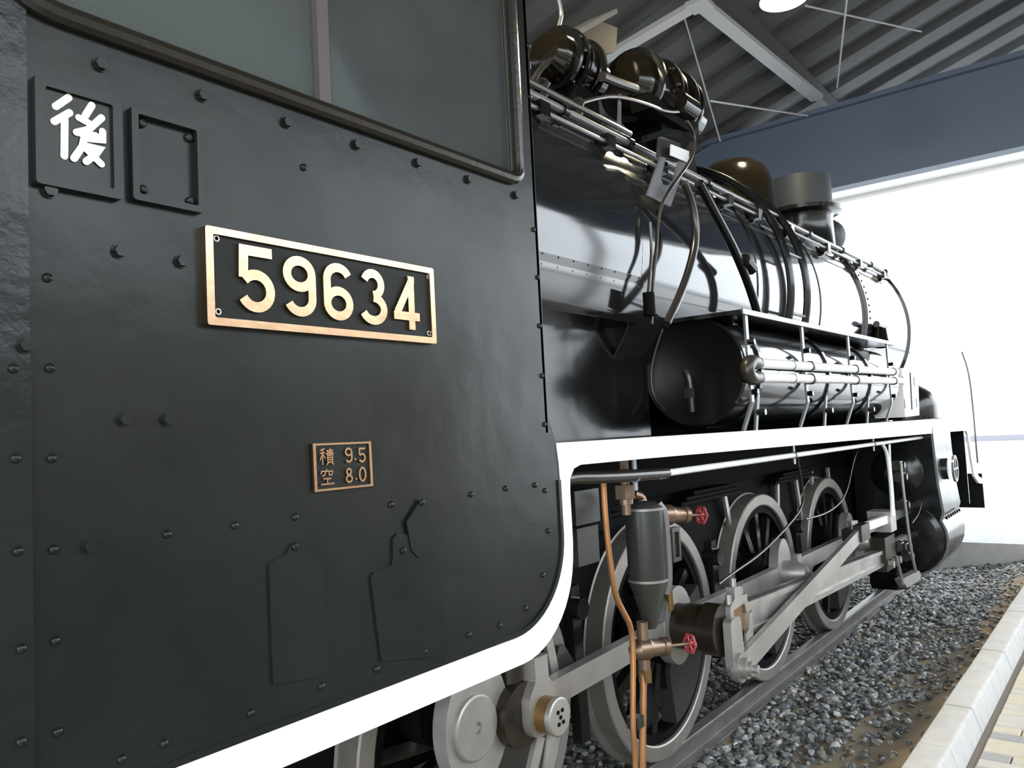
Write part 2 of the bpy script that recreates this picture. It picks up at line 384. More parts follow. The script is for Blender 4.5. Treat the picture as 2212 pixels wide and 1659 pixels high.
def seen(s):
    q = V((s[0], s[1], -.1))-EYE; zc = q.dot(fw)
    if zc < .5: return 0
    u = 1106+F*q.dot(rt)/zc; v_ = 829.5+F*q.dot(dn)/zc
    if not (1290 < u < 2205 and 1230 < v_ < 1659) or s[1] > -.70: return 0
    return s[2]/zc
spots.sort(key=seen, reverse=True)
big = MB()
for i, (x, y, r) in enumerate(spots):
    e = Matrix.Rotation(random.uniform(0, 6.28), 3, 'Z') @ Matrix.Rotation(random.uniform(-.5, .5), 3, 'X') @ Matrix.Rotation(random.uniform(-.4, .4), 3, 'Y')
    z = soil_z(x, y) + r*.18 + random.random()*.02*(y > -1.3); k = random.randrange(14)
    if i < 300:
        o = bpy.data.objects.new('ballast_stone', SM[k]); link(o, (x, y, z), floor); o.rotation_euler = e.to_euler(); o.scale = (r,)*3
    else:
        vs, fs = SV[k]; big.add([e @ (p*r) + V((x, y, z)) for p in vs], fs)
me = bpy.data.meshes.new('ballast'); me.from_pydata([tuple(p) for p in big.v], [], big.f); me.materials.append(M['stone'])
o = bpy.data.objects.new('ballast', me); link(o, (0, 0, 0), floor, 'grey crushed stone ballast', 'stuff')

# ================================================================== PENDANT LAMPS
def lamp(p, label, vis):
    t = thing('pendant_lamp', label, 'lamp', p, 'pendant lamps under the shed roof'); x, y, z = p
    MB().lathe((x, y, z), (0, 0, 1), [(.18, 0), (.17, .006), (.0, .012)], 32).build('lamp_lens', 'lamp', t)
    MB().ring((x, y, z), (0, 0, 1), [(.182, .0), (.20, -.01), (.203, .0), (.13, .2), (.07, .26), (.06, .25), (.12, .19)], 32).build('lamp_shade', 'beam', t)
    MB().cyl((x, y, z+.24), (x, y, z+.42), .06, n=16).build('ballast_housing', 'beam', t)
    MB().cyl((x, y, z+.42), (x, y, deck_z(y)), .012, n=8).build('stem', 'beam', t)
    l = bpy.data.lights.new('lamp_light', 'POINT'); l.energy = LAMP_W; l.color = (1, .84, .6); l.shadow_soft_size = .12
    lo = bpy.data.objects.new('lamp_light', l); link(lo, (x, y, z-.06), t)
lp = at(1693, -3, 'z', 5.35)
lamp(tuple(lp), 'lit round pendant lamp hanging at the top edge, right of the roof brace', 1)
lamp((lp.x-4.4, lp.y, lp.z), 'lit pendant lamp above the cab, nearer than the visible one', 0)
lamp((lp.x-8.8, lp.y, lp.z), 'lit pendant lamp behind the viewer, last of the row', 0)

# ================================================================== LOCOMOTIVE
loco = thing('steam_locomotive', 'black steam locomotive with white edging and brass plate 59634, standing on the rails', 'locomotive', (4.5, 0, 0))
def part(g, name, m, parent=None, smooth=.6, label=None): return g.build(name, m, parent or loco, smooth, label)
CY = -1.30
# ---- cab
WX0, WX1, WZ0, WZ1 = .50, 1.935, 2.535, 3.42
win = round_poly([(WX0, WZ0), (WX1, WZ0), (WX1, WZ1), (WX0, WZ1)], [.12, .045, .05, .05], 8)
outl = round_poly([(-.75, 1.165), (2.10, 1.165), (2.10, 1.66), (2.035, 1.80), (2.035, 3.62), (-.75, 3.62)], [0, .26, .0, 0, 0, 0], 12)
cabm = MB().prism(Y(outl, CY), (0, .012, 0), [Y(win, CY)])
# front sheet with lookout, far side, roof, floor: the rest of the same riveted box
cabm.prism([(2.02, CY, 1.75), (2.02, 1.3, 1.75), (2.02, 1.3, 3.6), (2.02, 0, 3.95), (2.02, CY, 3.6)], (.012, 0, 0))
cabm.prism(Y(outl, 1.30), (0, -.012, 0), [Y(win, 1.3)])
cabm.box((-.75, CY+.012, 1.60), (2.02, 1.288, 1.64))
cab = part(cabm, 'cab', 'cab', smooth=.5)
g = MB(); n = 16
vs = [(x, y, 3.6+.36*(1-(y/1.36)**2)+dz) for x in (-.9, 2.15) for dz in (0, .02) for y in [-1.42+2.84*i/n for i in range(n+1)]]
k = n+1
fs = [(i, i+1, k+i+1, k+i) for i in range(n)] + [(2*k+i, 3*k+i, 3*k+i+1, 2*k+i+1) for i in range(n)] + [(i, 2*k+i, 2*k+i+1, i+1) for i in range(n)] + [(k+i, k+i+1, 3*k+i+1, 3*k+i) for i in range(n)]
fs += [(0, k, 3*k, 2*k), (n, 2*k+n, 3*k+n, k+n)]
part(MB().add(vs, fs), 'cab_roof', 'cab')
part(MB().box((1.99, -1.25, 1.64), (2.015, 1.25, 3.6)).cyl((1.6, -.2, 2.3), (2.0, -.2, 2.3), .75, n=28).box((1.5, -.9, 1.64), (2, -.4, 2.4)), 'backhead', 'cabin')
part(MB().box((1.975, -1.28, 1.64), (1.988, -.93, 3.58)), 'cab_lining', 'lining')
# lapped rear sheet left of the seam
rs = MB().prism(Y(round_poly([(-.75, 1.165), (.551, 1.165), (.551, 2.54), (.49, 2.57), (.472, 3.6), (-.75, 3.6)], [0, 0, .02, .02, 0, 0], 4), CY-.007), (0, .007, 0))
part(rs, 'lap_sheet', 'lap', cab)
# window bead
bw_ = round_poly([(WX0-.006, WZ0-.006), (WX1+.006, WZ0-.006), (WX1+.006, WZ1), (WX0-.006, WZ1)], [.12, .05, .05, .05], 10)
g = MB(); pts = Y(bw_, CY-.008); g.tube(pts + [pts[0]], .020, 10, smooth=False)
part(g, 'window_bead', mat('bead_paint', (.018, .015, .010), .25, bump=.2, bscale=50), cab)
MB().box((WX0, CY+.03, WZ0), (1.245, CY+.035, WZ1)).build('pane', 'glass', cab, .3)
MB().box((1.20, CY+.018, WZ0), (1.955, CY+.023, WZ1)).build('pane', 'glass2', cab, .3)
_sx = at(703, 200, 'y', CY+.012).x
MB().box((_sx-.017, CY+.012, WZ0), (_sx+.017, CY+.04, WZ1)).build('sash_stile', mat('sash_brown', (.085, .072, .062), .5), cab, .3)
MB().box((.48, CY+.012, WZ0-.02), (1.96, CY+.05, WZ0+.012)).build('sash_rail', 'cab', cab, .3)
# a lining board behind the panes (leaves the front strip clear)
_sx = at(968, 200, 'y', CY+.07).x
MB().box((WX0-.02, CY+.07, WZ0-.04), (_sx, CY+.085, WZ1+.05)).build('sliding_shutter', 'cabin', cab, .3)
# rivets and bolts
rv = MB().lathe((0, 0, 0), (0, -1, 0), [(.0085, -.001), (.0085, .001), (.0075, .0045), (.0045, .007), (.0, .0078)], 12).build('rivet', 'cab', cab, 1, origin=(0, 0, 0))
hb = MB().cyl((0, 0, 0), (0, -.003, 0), .014, n=16).cyl((0, -.003, 0), (0, -.012, 0), .0115, n=6).build('bolt', 'cab', cab, .4, origin=(0, 0, 0))
riv = [(655,362),(1127,318),(1152,496),(1161,599),(1165,704),(1170,812),(1176,917),(1155,1048),(1177,1060),(1184,1147),(1172,1242),(1135,1314),(1079,1351),(1012,1371),(916,1408),(813,1445),(694,1482),(1017,1068),(1092,1055),(844,1090),(637,1117),(507,1135),(361,1154),(102,600),(107,795),(111,990),(115,1187),(119,1384),(124,1581),(541,1540),(354,1606),(25,797),(30,990),(35,1190),(42,1400),(42,1600),(262,1640),(1140,100),(1144,210)]
bol = [(215,140),(435,207),(617,265),(768,313),(900,352),(1010,388),(1112,422),(256,543),(390,565),(268,906),(360,906),(192,1180),(50,747),(105,412)]
first = True
for L, proto in ((riv, rv), (bol, hb)):
    for i, (u, v) in enumerate(L):
        p = at(u, v, 'y', CY); p.y = CY - (.007 if p.x < .551 else 0)
        if i == 0: proto.location = p - WLOC[cab.name]; WLOC[proto.name] = p
        else: copy(proto, p, cab)
# ---- white skirt edging, one curved strip from the cab foot up to the running board
inner = [(-.75, 1.171)] + [(1.60, 1.171)] + arc((1.815, 1.431), .268, .262, -90, 0, 12) + [(2.083, 1.55), (2.079, 1.653), (2.070, 1.716)]
RB_T = lambda x: 1.716 - .0036*(x-2.07)
outer = [(2.62, RB_T(2.62)), (2.62, 1.636), (2.20, 1.640)] + [(2.16, 1.630), (2.135, 1.60), (2.131, 1.56)] + [(2.131, 1.40)] + arc((1.84, 1.381), .288, .291, 0, -90, 12)[1:] + [(-.75, 1.088)]
g = MB().prism(Y(inner+outer, CY-.004), (0, .03, 0))
part(g, 'white_edging', 'white', smooth=.4, label='white painted edging curving below the cab')
part(MB().ribbon(Y([(-.75, 1.178), (1.62, 1.178)] + arc((1.815, 1.431), .258, .252, -88, 0, 12) + [(2.073, 1.60)], CY-.006), .014, (0, .006, 0)), 'cab_edge_strip', 'cab')
# ---- running board
XE = 9.90
g = MB(); n = 8; g.add([(x, y, RB_T(x)+dz) for x in (2.07, XE) for y, dz in ((CY, 0), (CY, -.016), (-.55, -.016), (-.55, 0))], [(0,1,5,4),(1,2,6,5),(2,3,7,6),(3,0,4,7),(0,3,2,1),(4,5,6,7)])
part(g, 'running_board', 'black', smooth=.3)
fall = [(2.62, RB_T(2.62))] + [(9.90, RB_T(9.9))] + [(10.02, 1.62), (10.12, 1.25), (10.22, 1.10), (10.45, 1.0), (10.70, .96), (10.70, .90), (10.40, .93), (10.12, 1.03), (10.02, 1.22), (9.92, 1.50), (9.84, 1.54), (9.70, 1.545)] + [(2.62, 1.636)]
part(MB().prism(Y(fall, CY-.004), (0, .022, 0)), 'valance', 'white', smooth=.4, label='white painted valance of the running board, dropping at its front end')
part(MB().prism([(9.88, -1.27, 1.66), (9.88, -.5, 1.66), (9.88, -.5, .75), (9.88, -1.27, .75)], (.03, 0, 0)), 'front_apron', 'black')
part(MB().box((10.7, -1.30, .62), (10.95, 1.30, 1.02)), 'buffer_beam', 'black')
part(MB().cyl((10.95, -.85, .85), (11.3, -.85, .85), .1, .08).cyl((11.3, -.85, .85), (11.34, -.85, .85), .22), 'buffer', 'black') if False else None
# ---- number plate
pl = part(MB().box((.872, CY-.012, 2.004), (1.520, CY, 2.190)), 'number_plate', 'plate_ground', label='brass bordered number plate reading 59634')
_c = [at(u, v, 'y', CY-.020) for u, v in ((443, 487), (937, 579), (449, 703), (943, 741))]
bx0, bx1, bz0, bz1 = (_c[0].x+_c[2].x)/2, (_c[1].x+_c[3].x)/2, (_c[2].z+_c[3].z)/2, (_c[0].z+_c[1].z)/2
ro = round_poly([(bx0, bz0), (bx1, bz0), (bx1, bz1), (bx0, bz1)], .006, 3); ri = round_poly([(bx0+.017, bz0+.016), (bx1-.016, bz0+.016), (bx1-.016, bz1-.015), (bx0+.017, bz1-.015)], .004, 3)
MB().prism(Y(ro, CY-.020), (0, .02, 0), [Y(ri, CY-.020)]).build('border', 'brass', pl, .5)
def digit(ch):
    if ch == '5': return [[(.60, .915), (.10, .915), (.085, .50), (.11, .53)][:3], arc((.30, .315), .255, .245, 142, -152, 22)]
    if ch == '9': return [arc((.31, .70), .235, .215, 0, 360, 26)[:-1]+['c'], [(.545, .70)] + [(.545, .32)] + arc((.31, .30), .235, .22, 0, -155, 16)]
    if ch == '6': return [arc((.31, .30), .235, .215, 0, 360, 26)[:-1]+['c'], [(.075, .30)] + [(.075, .68)] + arc((.31, .70), .235, .22, 180, 25, 16)]
    if ch == '3': return [arc((.29, .725), .20, .195, 160, -88, 18) , arc((.29, .285), .25, .205, 88, -158, 18)]
    if ch == '4': return [[(.44, 1.0), (.44, .0)], [(.44, .90), (.10, .30), (.10, .235)][:2], [(.02, .245), (.62, .245)]]
    if ch == '8': return [arc((.31, .735), .18, .185, 0, 360, 24)[:-1]+['c'], arc((.31, .285), .23, .205, 0, 360, 26)[:-1]+['c']]
    if ch == '0': return [arc((.31, .50), .235, .42, 0, 360, 30)[:-1]+['c']]
def put_digit(ch, x0, z0, w, h, y, th, name, parent, m, st=.155):
    g = MB(); sx = w/.62
    for k, q in enumerate(digit(ch)):
        closed = q[-1] == 'c'; q = q[:-1] if closed else q
        g.ribbon(Y([(x0+a*sx, z0+b*h) for a, b in q], y-.0004*k), st*h, V((0, th, 0)), closed=closed)
    if ch == '4': g.prism(Y([(x0+a*sx, z0+b*h) for a, b in ((.36, 1.0), (.515, 1.0), (.515, .86), (.40, .86))], y-.0008), (0, th, 0))
    return g.build(name, m, parent, .5)
for ch, u0, u1, vt, vb in (('5', 514, 590, 532, 674), ('9', 611, 681, 553, 684), ('6', 698, 761, 569, 693), ('3', 778, 834.5, 582, 702), ('4', 847, 903.7, 596, 711)):
    uc = (u0+u1)/2; a, b = at(u0, (vt+vb)/2, 'y', CY-.018), at(u1, (vt+vb)/2, 'y', CY-.018); t, bt = at(uc, vt, 'y', CY-.018), at(uc, vb, 'y', CY-.018)
    put_digit(ch, a.x, bt.z, b.x-a.x, t.z-bt.z, CY-.012, -.008, 'digit', pl, 'brass')
for u, v in ((468, 515), (472, 673), (926, 598), (927, 720)):
    p = at(u, v, 'y', CY-.014); MB().lathe((p.x, CY-.011, p.z), (0, -1, 0), [(.007, 0), (.007, .003), (.004, .003), (.004, .001), (0, .001)], 12).build('screw', 'steel', pl)
# ---- load plate
def quad(pts, y): return [at(u, v, 'y', y) for u, v in pts]
Q = quad([(672.6, 958.5), (798.5, 953.5), (803.4, 1049.6), (677, 1063)], CY-.006); qc = sum(Q, V((0, 0, 0)))/4
wp = part(MB().prism([qc+(p-qc)*.97 for p in Q], (0, .006, 0)), 'load_plate', 'plate_ground', label='small brass load plate with two rows of figures')
MB().prism([p+V((0, -.005, 0)) for p in Q], (0, .008, 0), [[qc+(p-qc)*.91+V((0, -.005, 0)) for p in Q]]).build('border', 'brass', wp, .5)
def c4(pts): return [at(620+a/9.217, 920+b/9.217, 'y', CY-.006) for a, b in pts]
for ch, u0, u1, vt, vb in (('9', 1128, 1282, 425, 740), ('5', 1400, 1542, 425, 730), ('8', 1140, 1290, 830, 1142), ('0', 1406, 1560, 808, 1118)):
    a, b, t, bt = c4([(u0, (vt+vb)/2), (u1, (vt+vb)/2), ((u0+u1)/2, vt), ((u0+u1)/2, vb)])
    put_digit(ch, a.x, bt.z, b.x-a.x, t.z-bt.z, CY-.006, -.004, 'digit', wp, 'brass', .13)
for d in ((1338, 665), (1360, 1053)):
    p = c4([d])[0]; MB().cyl(p, p+V((0, -.004, 0)), .0026, n=10).build('decimal_point', 'brass', wp)
def glyph(strokes, wd, th, parent, m):
    g = MB()
    for i, s in enumerate(strokes): g.ribbon([p+V((0, -.00025*i, 0)) for p in s], wd, V((0, th, 0)), caps=1)
    return g.build('character', m, parent, .5)
glyph([c4(s) for s in ([(725,458),(645,490)],[(640,548),(730,535)],[(688,485),(690,765)],[(685,560),(640,680)],[(700,580),(735,640)],[(765,495),(885,482)],[(775,528),(875,518)],[(752,560),(895,550)],[(825,455),(825,556)],[(775,590),(872,582)],[(775,590),(778,722)],[(872,582),(875,720)],[(778,632),(872,628)],[(778,676),(872,672)],[(778,722),(875,720)],[(795,728),(755,768)],[(855,728),(888,762)])], .0032, -.003, wp, 'brass')
glyph([c4(s) for s in ([(768,872),(770,905)],[(662,955),(668,908),(888,900),(884,945)],[(745,925),(740,965),(690,1000)],[(818,922),(820,975),(870,972)],[(708,1055),(852,1045)],[(784,1050),(786,1150)],[(662,1172),(912,1142)])], .0034, -.003, wp, 'brass')
for d in ((592, 465), (1555, 410), (612, 1192)):
    p = c4([d])[0]; MB().lathe((p.x, CY-.005, p.z), (0, -1, 0), [(.0045, 0), (.0045, .002), (.0025, .002), (.0025, .0005), (0, .0005)], 12).build('screw', 'oily', wp)
# ---- two small card frames
def card(ox0, oz0, ox1, oz1, bd, label):
    o_ = round_poly([(ox0, oz0), (ox1, oz0), (ox1, oz1), (ox0, oz1)], .008, 3); i_ = round_poly([(ox0+bd, oz0+bd), (ox1-bd, oz0+bd), (ox1-bd, oz1-bd), (ox0+bd, oz1-bd)], .004, 3)
    return part(MB().prism(Y(o_, CY-.017), (0, .017, 0), [Y(i_, CY-.017)]), 'card_frame', 'cab', smooth=.5, label=label)
def rect(tl, br, y): a, b = at(*tl, 'y', y), at(*br, 'y', y); return a.x, b.z, b.x, a.z
R1, R2 = rect((75, 157), (268, 432), CY-.017), rect((284, 226), (443, 461), CY-.017)
c1 = card(*R1, .017, 'cast card frame holding a black card lettered in cream')
MB().box((R1[0]+.012, CY-.0095, R1[1]+.012), (R1[2]-.012, CY-.002, R1[3]-.012)).build('card', 'cab', c1, .3)
def k1(*pts): return [at(a/3.687, b/3.687, 'y', CY-.0095) for a, b in pts]
KS = [k1((545,778),(440,850)), k1((552,898),(428,970)), k1((512,950),(509,1245)), k1((728,840),(675,925)), k1((625,940),(708,985)), k1((805,940),(700,1035),(605,1058)), k1((605,1058),(760,1085)), k1((812,1050),(812,1118),(700,1108)), k1((668,1090),(650,1170),(583,1265)), k1((672,1165),(785,1192),(752,1238),(680,1290)), k1((690,1200),(800,1310))]
glyph(KS, .0125, -.0015, c1, 'cream')
c2 = card(*R2, .013, 'empty cast card frame with corner screws')
for a, b in ((R2[0]+.026, R2[1]+.026), (R2[2]-.022, R2[1]+.024), (R2[0]+.026, R2[3]-.024), (R2[2]-.022, R2[3]-.026)):
    MB().lathe((a, CY-.001, b), (0, -1, 0), [(.009, 0), (.009, .004), (.006, .007), (0, .008)], 12).build('screw', 'cab', c2)
# ---- three swinging cover flaps
def flap(pts, yy, pivot):
    P = round_poly([tuple(p[i] for i in (0, 2)) for p in px(pts, 'y', CY, 2.99, 500, 1000)], .006, 3)
    f = part(MB().prism(Y(P, CY-yy-.006), (0, .006, 0)), 'cover_flap', 'cab', smooth=.4)
    p = at(500+pivot[0]/2.99, 1000+pivot[1]/2.99, 'y', CY); MB().lathe((p.x, CY-yy-.006, p.z), (0, -1, 0), [(.009, 0), (.009, .003), (.006, .006), (0, .007)], 12).build('pivot_bolt', 'cab', f)
flap([(232,650),(345,585),(375,520),(440,512),(475,560),(560,580),(592,640),(605,1375),(258,1430)], 0, (400, 540))
flap([(890,735),(915,705),(1025,660),(1035,600),(1032,490),(1065,452),(1150,470),(1300,600),(1330,900),(1345,1245),(958,1280)], 0, (1097, 565))
flap([(1115,380),(1188,265),(1225,238),(1255,290),(1310,330),(1322,590),(1190,612),(1145,560)], .0035, (1210, 255))

# ---- firebox and boiler
BZ, BR = 2.68, .92
def shell(R, a0, a1, n=40): return [(-R*math.cos(math.radians(a0+(a1-a0)*i/n)), BZ+R*math.sin(math.radians(a0+(a1-a0)*i/n))) for i in range(n+1)]
def sweepx(prof, x0, x1, g=None, cap=True):
    g = g or MB(); n = len(prof); vs = [(x, a, b) for x in (x0, x1) for a, b in prof]
    return g.add(vs, [(i, (i+1) % n, n+(i+1) % n, n+i) for i in range(n)] + ([tuple(range(n)), tuple(range(2*n-1, n-1, -1))] if cap else []))
fbp = [(-.86, 2.262), (-.882, 2.30)] + shell(BR, -12, 192, 60)[0:] + [(.882, 2.30), (.86, 2.262)]
fb = part(sweepx(fbp, 2.03, 3.48), 'firebox', 'boiler')
part(MB().box((2.03, -.715, 1.69), (3.80, .715, 2.30)), 'firebox_base', 'satin', smooth=.3)
# flat seam strip along the firebox side with stud heads
def fb_y(z): return -BR*math.cos(math.asin((z-BZ)/BR))
g = MB(); g.add([(x, fb_y(z)-d, z) for x in (2.04, 3.478) for z, d in ((2.43, .0), (2.43, .006), (2.484, .006), (2.484, 0))], [(0,1,5,4),(1,2,6,5),(2,3,7,6),(0,3,2,1),(4,5,6,7)])
g.build('seam_strip', 'boiler', fb, .3)
for k in range(8):
    for z in (2.437, 2.478):
        MB().lathe((2.62+.115*k, fb_y(z)-.006, z), (0, -1, 0), [(.005, 0), (.004, .003), (0, .004)], 8).build('stud', 'boiler', fb)
bo = part(MB().lathe((3.48, 0, BZ), (1, 0, 0), [(.9, 0), (BR-.006, .004), (BR-.006, 4.10), (.9, 4.105)], 96), 'boiler', 'boiler', smooth=.5)
for x, wd in ((3.50, .05), (5.02, .035), (6.33, .035)):
    MB().ring((x, 0, BZ), (1, 0, 0), [(BR-.008, -wd), (BR+.001, -wd), (BR+.001, wd), (BR-.008, wd)], 96).build('boiler_band', 'boiler', bo, .5)
sb = part(MB().lathe((7.585, 0, BZ), (1, 0, 0), [(.9, -.001), (BR+.012, 0), (BR+.012, 1.79), (.86, 1.80)], 96), 'smokebox', 'boiler', smooth=.5)
MB().ring((7.62, 0, BZ), (1, 0, 0), [(BR+.01, -.03), (BR+.02, -.03), (BR+.02, .11), (BR+.01, .11)], 96).build('boiler_band', 'boiler', sb, .5)
MB().ring((9.35, 0, BZ), (1, 0, 0), [(BR+.01, -.06), (BR+.03, -.06), (BR+.03, .03), (BR-.03, .05)], 96).build('front_ring', 'boiler', sb, .5)
MB().lathe((9.38, 0, BZ), (1, 0, 0), [(.80, 0), (.78, .03), (.5, .12), (.2, .17), (0, .18)], 48).build('smokebox_door', 'boiler', sb)
r0 = None
for k in range(26):
    a = math.radians(-28+3.6*k); p = V((7.66, -(BR+.019)*math.cos(a), BZ+(BR+.019)*math.sin(a)))
    if r0 is None: r0 = MB().lathe((0, 0, 0), (0, -1, 0), [(.011, 0), (.009, .006), (0, .009)], 8).build('rivet', 'black', sb, 1, origin=(0, 0, 0)); r0.location = p-WLOC[sb.name]; r0.rotation_euler = (a*-1, 0, 0)
    else: copy(r0, p, sb, (-a, 0, 0))
# dome, sand dome, chimney, headlamp
DX, DY = 6.95, 0
part(MB().lathe((DX+.1, 0, 3.5), (0, 0, 1), [(.50, -.05), (.43, .02), (.37, .10), (.35, .28), (.34, .44), (.30, .56), (.23, .63), (.12, .67), (0, .685)], 48), 'steam_dome', 'dome')
part(MB().lathe((5.3, 0, 3.5), (0, 0, 1), [(.48, -.05), (.42, .05), (.38, .14), (.36, .26), (.30, .32), (0, .34)], 40), 'sand_dome', 'dome')
ch = part(MB().lathe((8.95, 0, 3.5), (0, 0, 1), [(.50, -.05), (.40, .03), (.335, .12), (.325, .45), (.35, .50), (.34, .52)], 40), 'chimney', 'black')
MB().lathe((8.95, 0, 3.98), (0, 0, 1), [(.33, .0), (.43, .03), (.44, .07), (.33, .10)], 40).build('chimney_rim', 'black', ch)
MB().ring((8.95, 0, 4.05), (0, 0, 1), [(.335, 0), (.335, .36), (.31, .36), (.31, 0)], 40).build('spark_arrester', 'zinc', ch)
hl = part(MB().lathe((9.75, 0, 3.93), (1, 0, 0), [(.05, -.16), (.16, -.14), (.21, -.02), (.215, .15), (.20, .16)], 32).box((9.62, -.06, 3.55), (9.85, .06, 3.75)), 'headlamp', 'zinc')
MB().lathe((9.91, 0, 3.93), (1, 0, 0), [(.19, -.01), (.1, .02), (0, .03)], 32).build('lamp_glass', 'glass2', hl)
# ---- turbo generators on the boiler top
def turbine(x0, y, z, R, Ln, nm, ped):
    t = part(MB().lathe((x0, y, z), (1, 0, 0), [(.05, -.03), (R*.55, -.02), (R*.8, .03), (R*.86, .10), (R*.86, Ln*.34), (R*1.0, Ln*.36), (R*1.0, Ln*.44), (R*.92, Ln*.46), (R*.92, Ln*.62), (R*1.0, Ln*.64), (R*1.0, Ln*.72), (R*.8, Ln*.76), (R*.72, Ln*.95), (R*.3, Ln)], 36), nm, 'dome', smooth=.5)
    for k in range(10):
        a = 2*PI*k/10; p = V((x0+Ln*.35, y+R*.93*math.cos(a), z+R*.93*math.sin(a))); MB().cyl(p-V((.015, 0, 0)), p, .012, n=6).build('flange_bolt', 'dkpipe', t)
    MB().prism([(x0+Ln*.25, y-R*.6, ped), (x0+Ln*.25, y+R*.6, ped), (x0+Ln*.25, y+R*.5, z-R*.5), (x0+Ln*.25, y-R*.5, z-R*.5)], (Ln*.5, 0, 0)).build('pedestal', 'soot', t)
    return t
G1 = at(1232, 138, 'y', -.3); G2 = at(1410, 212, 'y', -.3)
t1 = turbine(G1.x-.25, -.3, G1.z-.02, .175, .52, 'air_pump', 3.45)
t2 = turbine(G2.x-.40, -.3, G2.z, .235, .98, 'turbo_generator', 3.50)
MB().prism(px([(1335, 203), (1342, 203), (1342, 278), (1333, 278)], 'y', -.5), (.03, .02, 0)).build('edge_highlight', 'pipe', t2)  # pale strip standing in for the highlight along the generator's edge
MB().cyl((G2.x-.1, -.53, G2.z-.12), (G2.x+.12, -.53, G2.z-.12), .07, n=16).build('terminal_box', 'dome', t2)
rcv = MB().prism(px([(1245, 78), (1298, 46), (1334, 60), (1330, 112), (1296, 118), (1275, 95)], 'y', -.2), (0, .14, 0)).build('rain_cover', mat('rusty_iron', (.013, .0095, .007), .6, spec=.12, bump=.3, bscale=40), t1)
MB().bar(at(1220, 82, 'y', -.2), at(1302, 36, 'y', -.2), .22, .03).build('cover_lid', 'pipe', rcv, .3)
for t_, gx, gy, gz, gr, xs_ in ((t1, G1.x-.25, -.3, G1.z-.02, .175, (.10, .16, .22, .34)), (t2, G2.x-.40, -.3, G2.z, .235, (.12, .36, .44, .60, .70))):
    for k, dx in enumerate(xs_):
        MB().ring((gx+dx, gy, gz), (1, 0, 0), [(gr*.8, -.012), (gr*(1.04+.05*(k % 2)), -.012), (gr*(1.04+.05*(k % 2)), .012), (gr*.8, .012)], 36).build('flange_ring', 'soot' if k % 2 else 'black', t_, .5)
    for k in range(12):
        a = 2*PI*k/12; p = V((gx+xs_[1]-.02, gy+gr*1.0*math.cos(a), gz+gr*1.0*math.sin(a))); MB().cyl(p, p-V((.02, 0, 0)), .011, n=6).build('flange_bolt', 'dkpipe', t_)
MB().bar((G2.x-.42, -.42, G2.z-.20), (G2.x+.30, -.42, G2.z-.20), .14, .10).build('junction_box', 'soot', t2, .3)
part(MB().tube(px([(1205, -10), (1214, 30), (1208, 52), (1203, 80)], 'y', -.3), .012, 8), 'conduit', 'pipe')
part(MB().tube(px([(1147, 185), (1165, 150), (1190, 130)], 'y', -.35), .018, 8), 'conduit', 'dkpipe')
part(MB().tube(px([(1236, 228), (1290, 212), (1330, 207), (1390, 222), (1440, 243), (1480, 240), (1497, 225)], 'y', -.52), .012, 8), 'conduit', 'dkpipe')
part(MB().tube(px([(1484, 262), (1499, 285), (1502, 315), (1490, 350), (1462, 388), (1440, 420), (1428, 445), (1421, 480), (1418, 540), (1412, 590), (1409, 640)], 'y', -.97), .0085, 8), 'conduit', 'oily')
part(MB().tube(px([(1300, 165), (1330, 178), (1372, 192)], 'y', -.5), .03, 10), 'steam_pipe', 'dkpipe')
# ---- handrail along the boiler with stanchions, thin conduit below it
HY = -.785
hz = lambda x: 3.225 + .0075*(x-2.8)
hr = part(MB().tube([(x, HY, hz(x)) for x in (2.05, 4.0, 6, 8, 9.15)] + [(9.45, HY+.04, hz(9.3)-.05), (9.58, HY+.10, hz(9.3)-.2)], .0185, 12), 'handrail', 'pipe')
for x in (2.30, 3.02, 3.62, 4.6, 5.55, 6.55, 7.5, 8.5, 9.1):
    g = MB().cyl((x-.02, HY, hz(x)), (x+.02, HY, hz(x)), .03, n=12)
    a = V((x, HY, hz(x))); d = V((0, -a.y, BZ-a.z)).normalized()
    g.cyl(a+d*.02, a+d*.1, .016, .022, 10); g.build('stanchion', 'black', hr)
c_pipe = part(MB().tube([(x, -.845, 3.13+.0075*(x-2.8)) for x in (2.05, 5, 9.0)], .011, 8), 'conduit', 'pipe')
for x in (2.75, 3.3, 3.85, 4.75, 5.25, 5.9, 6.8, 7.8, 8.7):
    MB().box((x-.035, -.87, 3.10+.0075*(x-2.8)), (x+.035, -.80, 3.165+.0075*(x-2.8))).cyl((x, -.83, 3.12), (x, -.66, 3.24), .02, n=8).build('pipe_clip', 'black', c_pipe)
part(MB().tube([(x, -.70, 3.345+.0075*(x-2.8)) for x in (2.05, 3.0, 3.8)], .016, 8), 'conduit', 'dkpipe')
for x in (2.2, 2.6, 3.0, 3.3):
    part(MB().lathe((x, -.62, 3.28), (0, -.6, .8), [(.045, 0), (.045, .09), (.03, .1), (.03, .14), (0, .15)], 8), 'washout_plug', 'dkpipe')
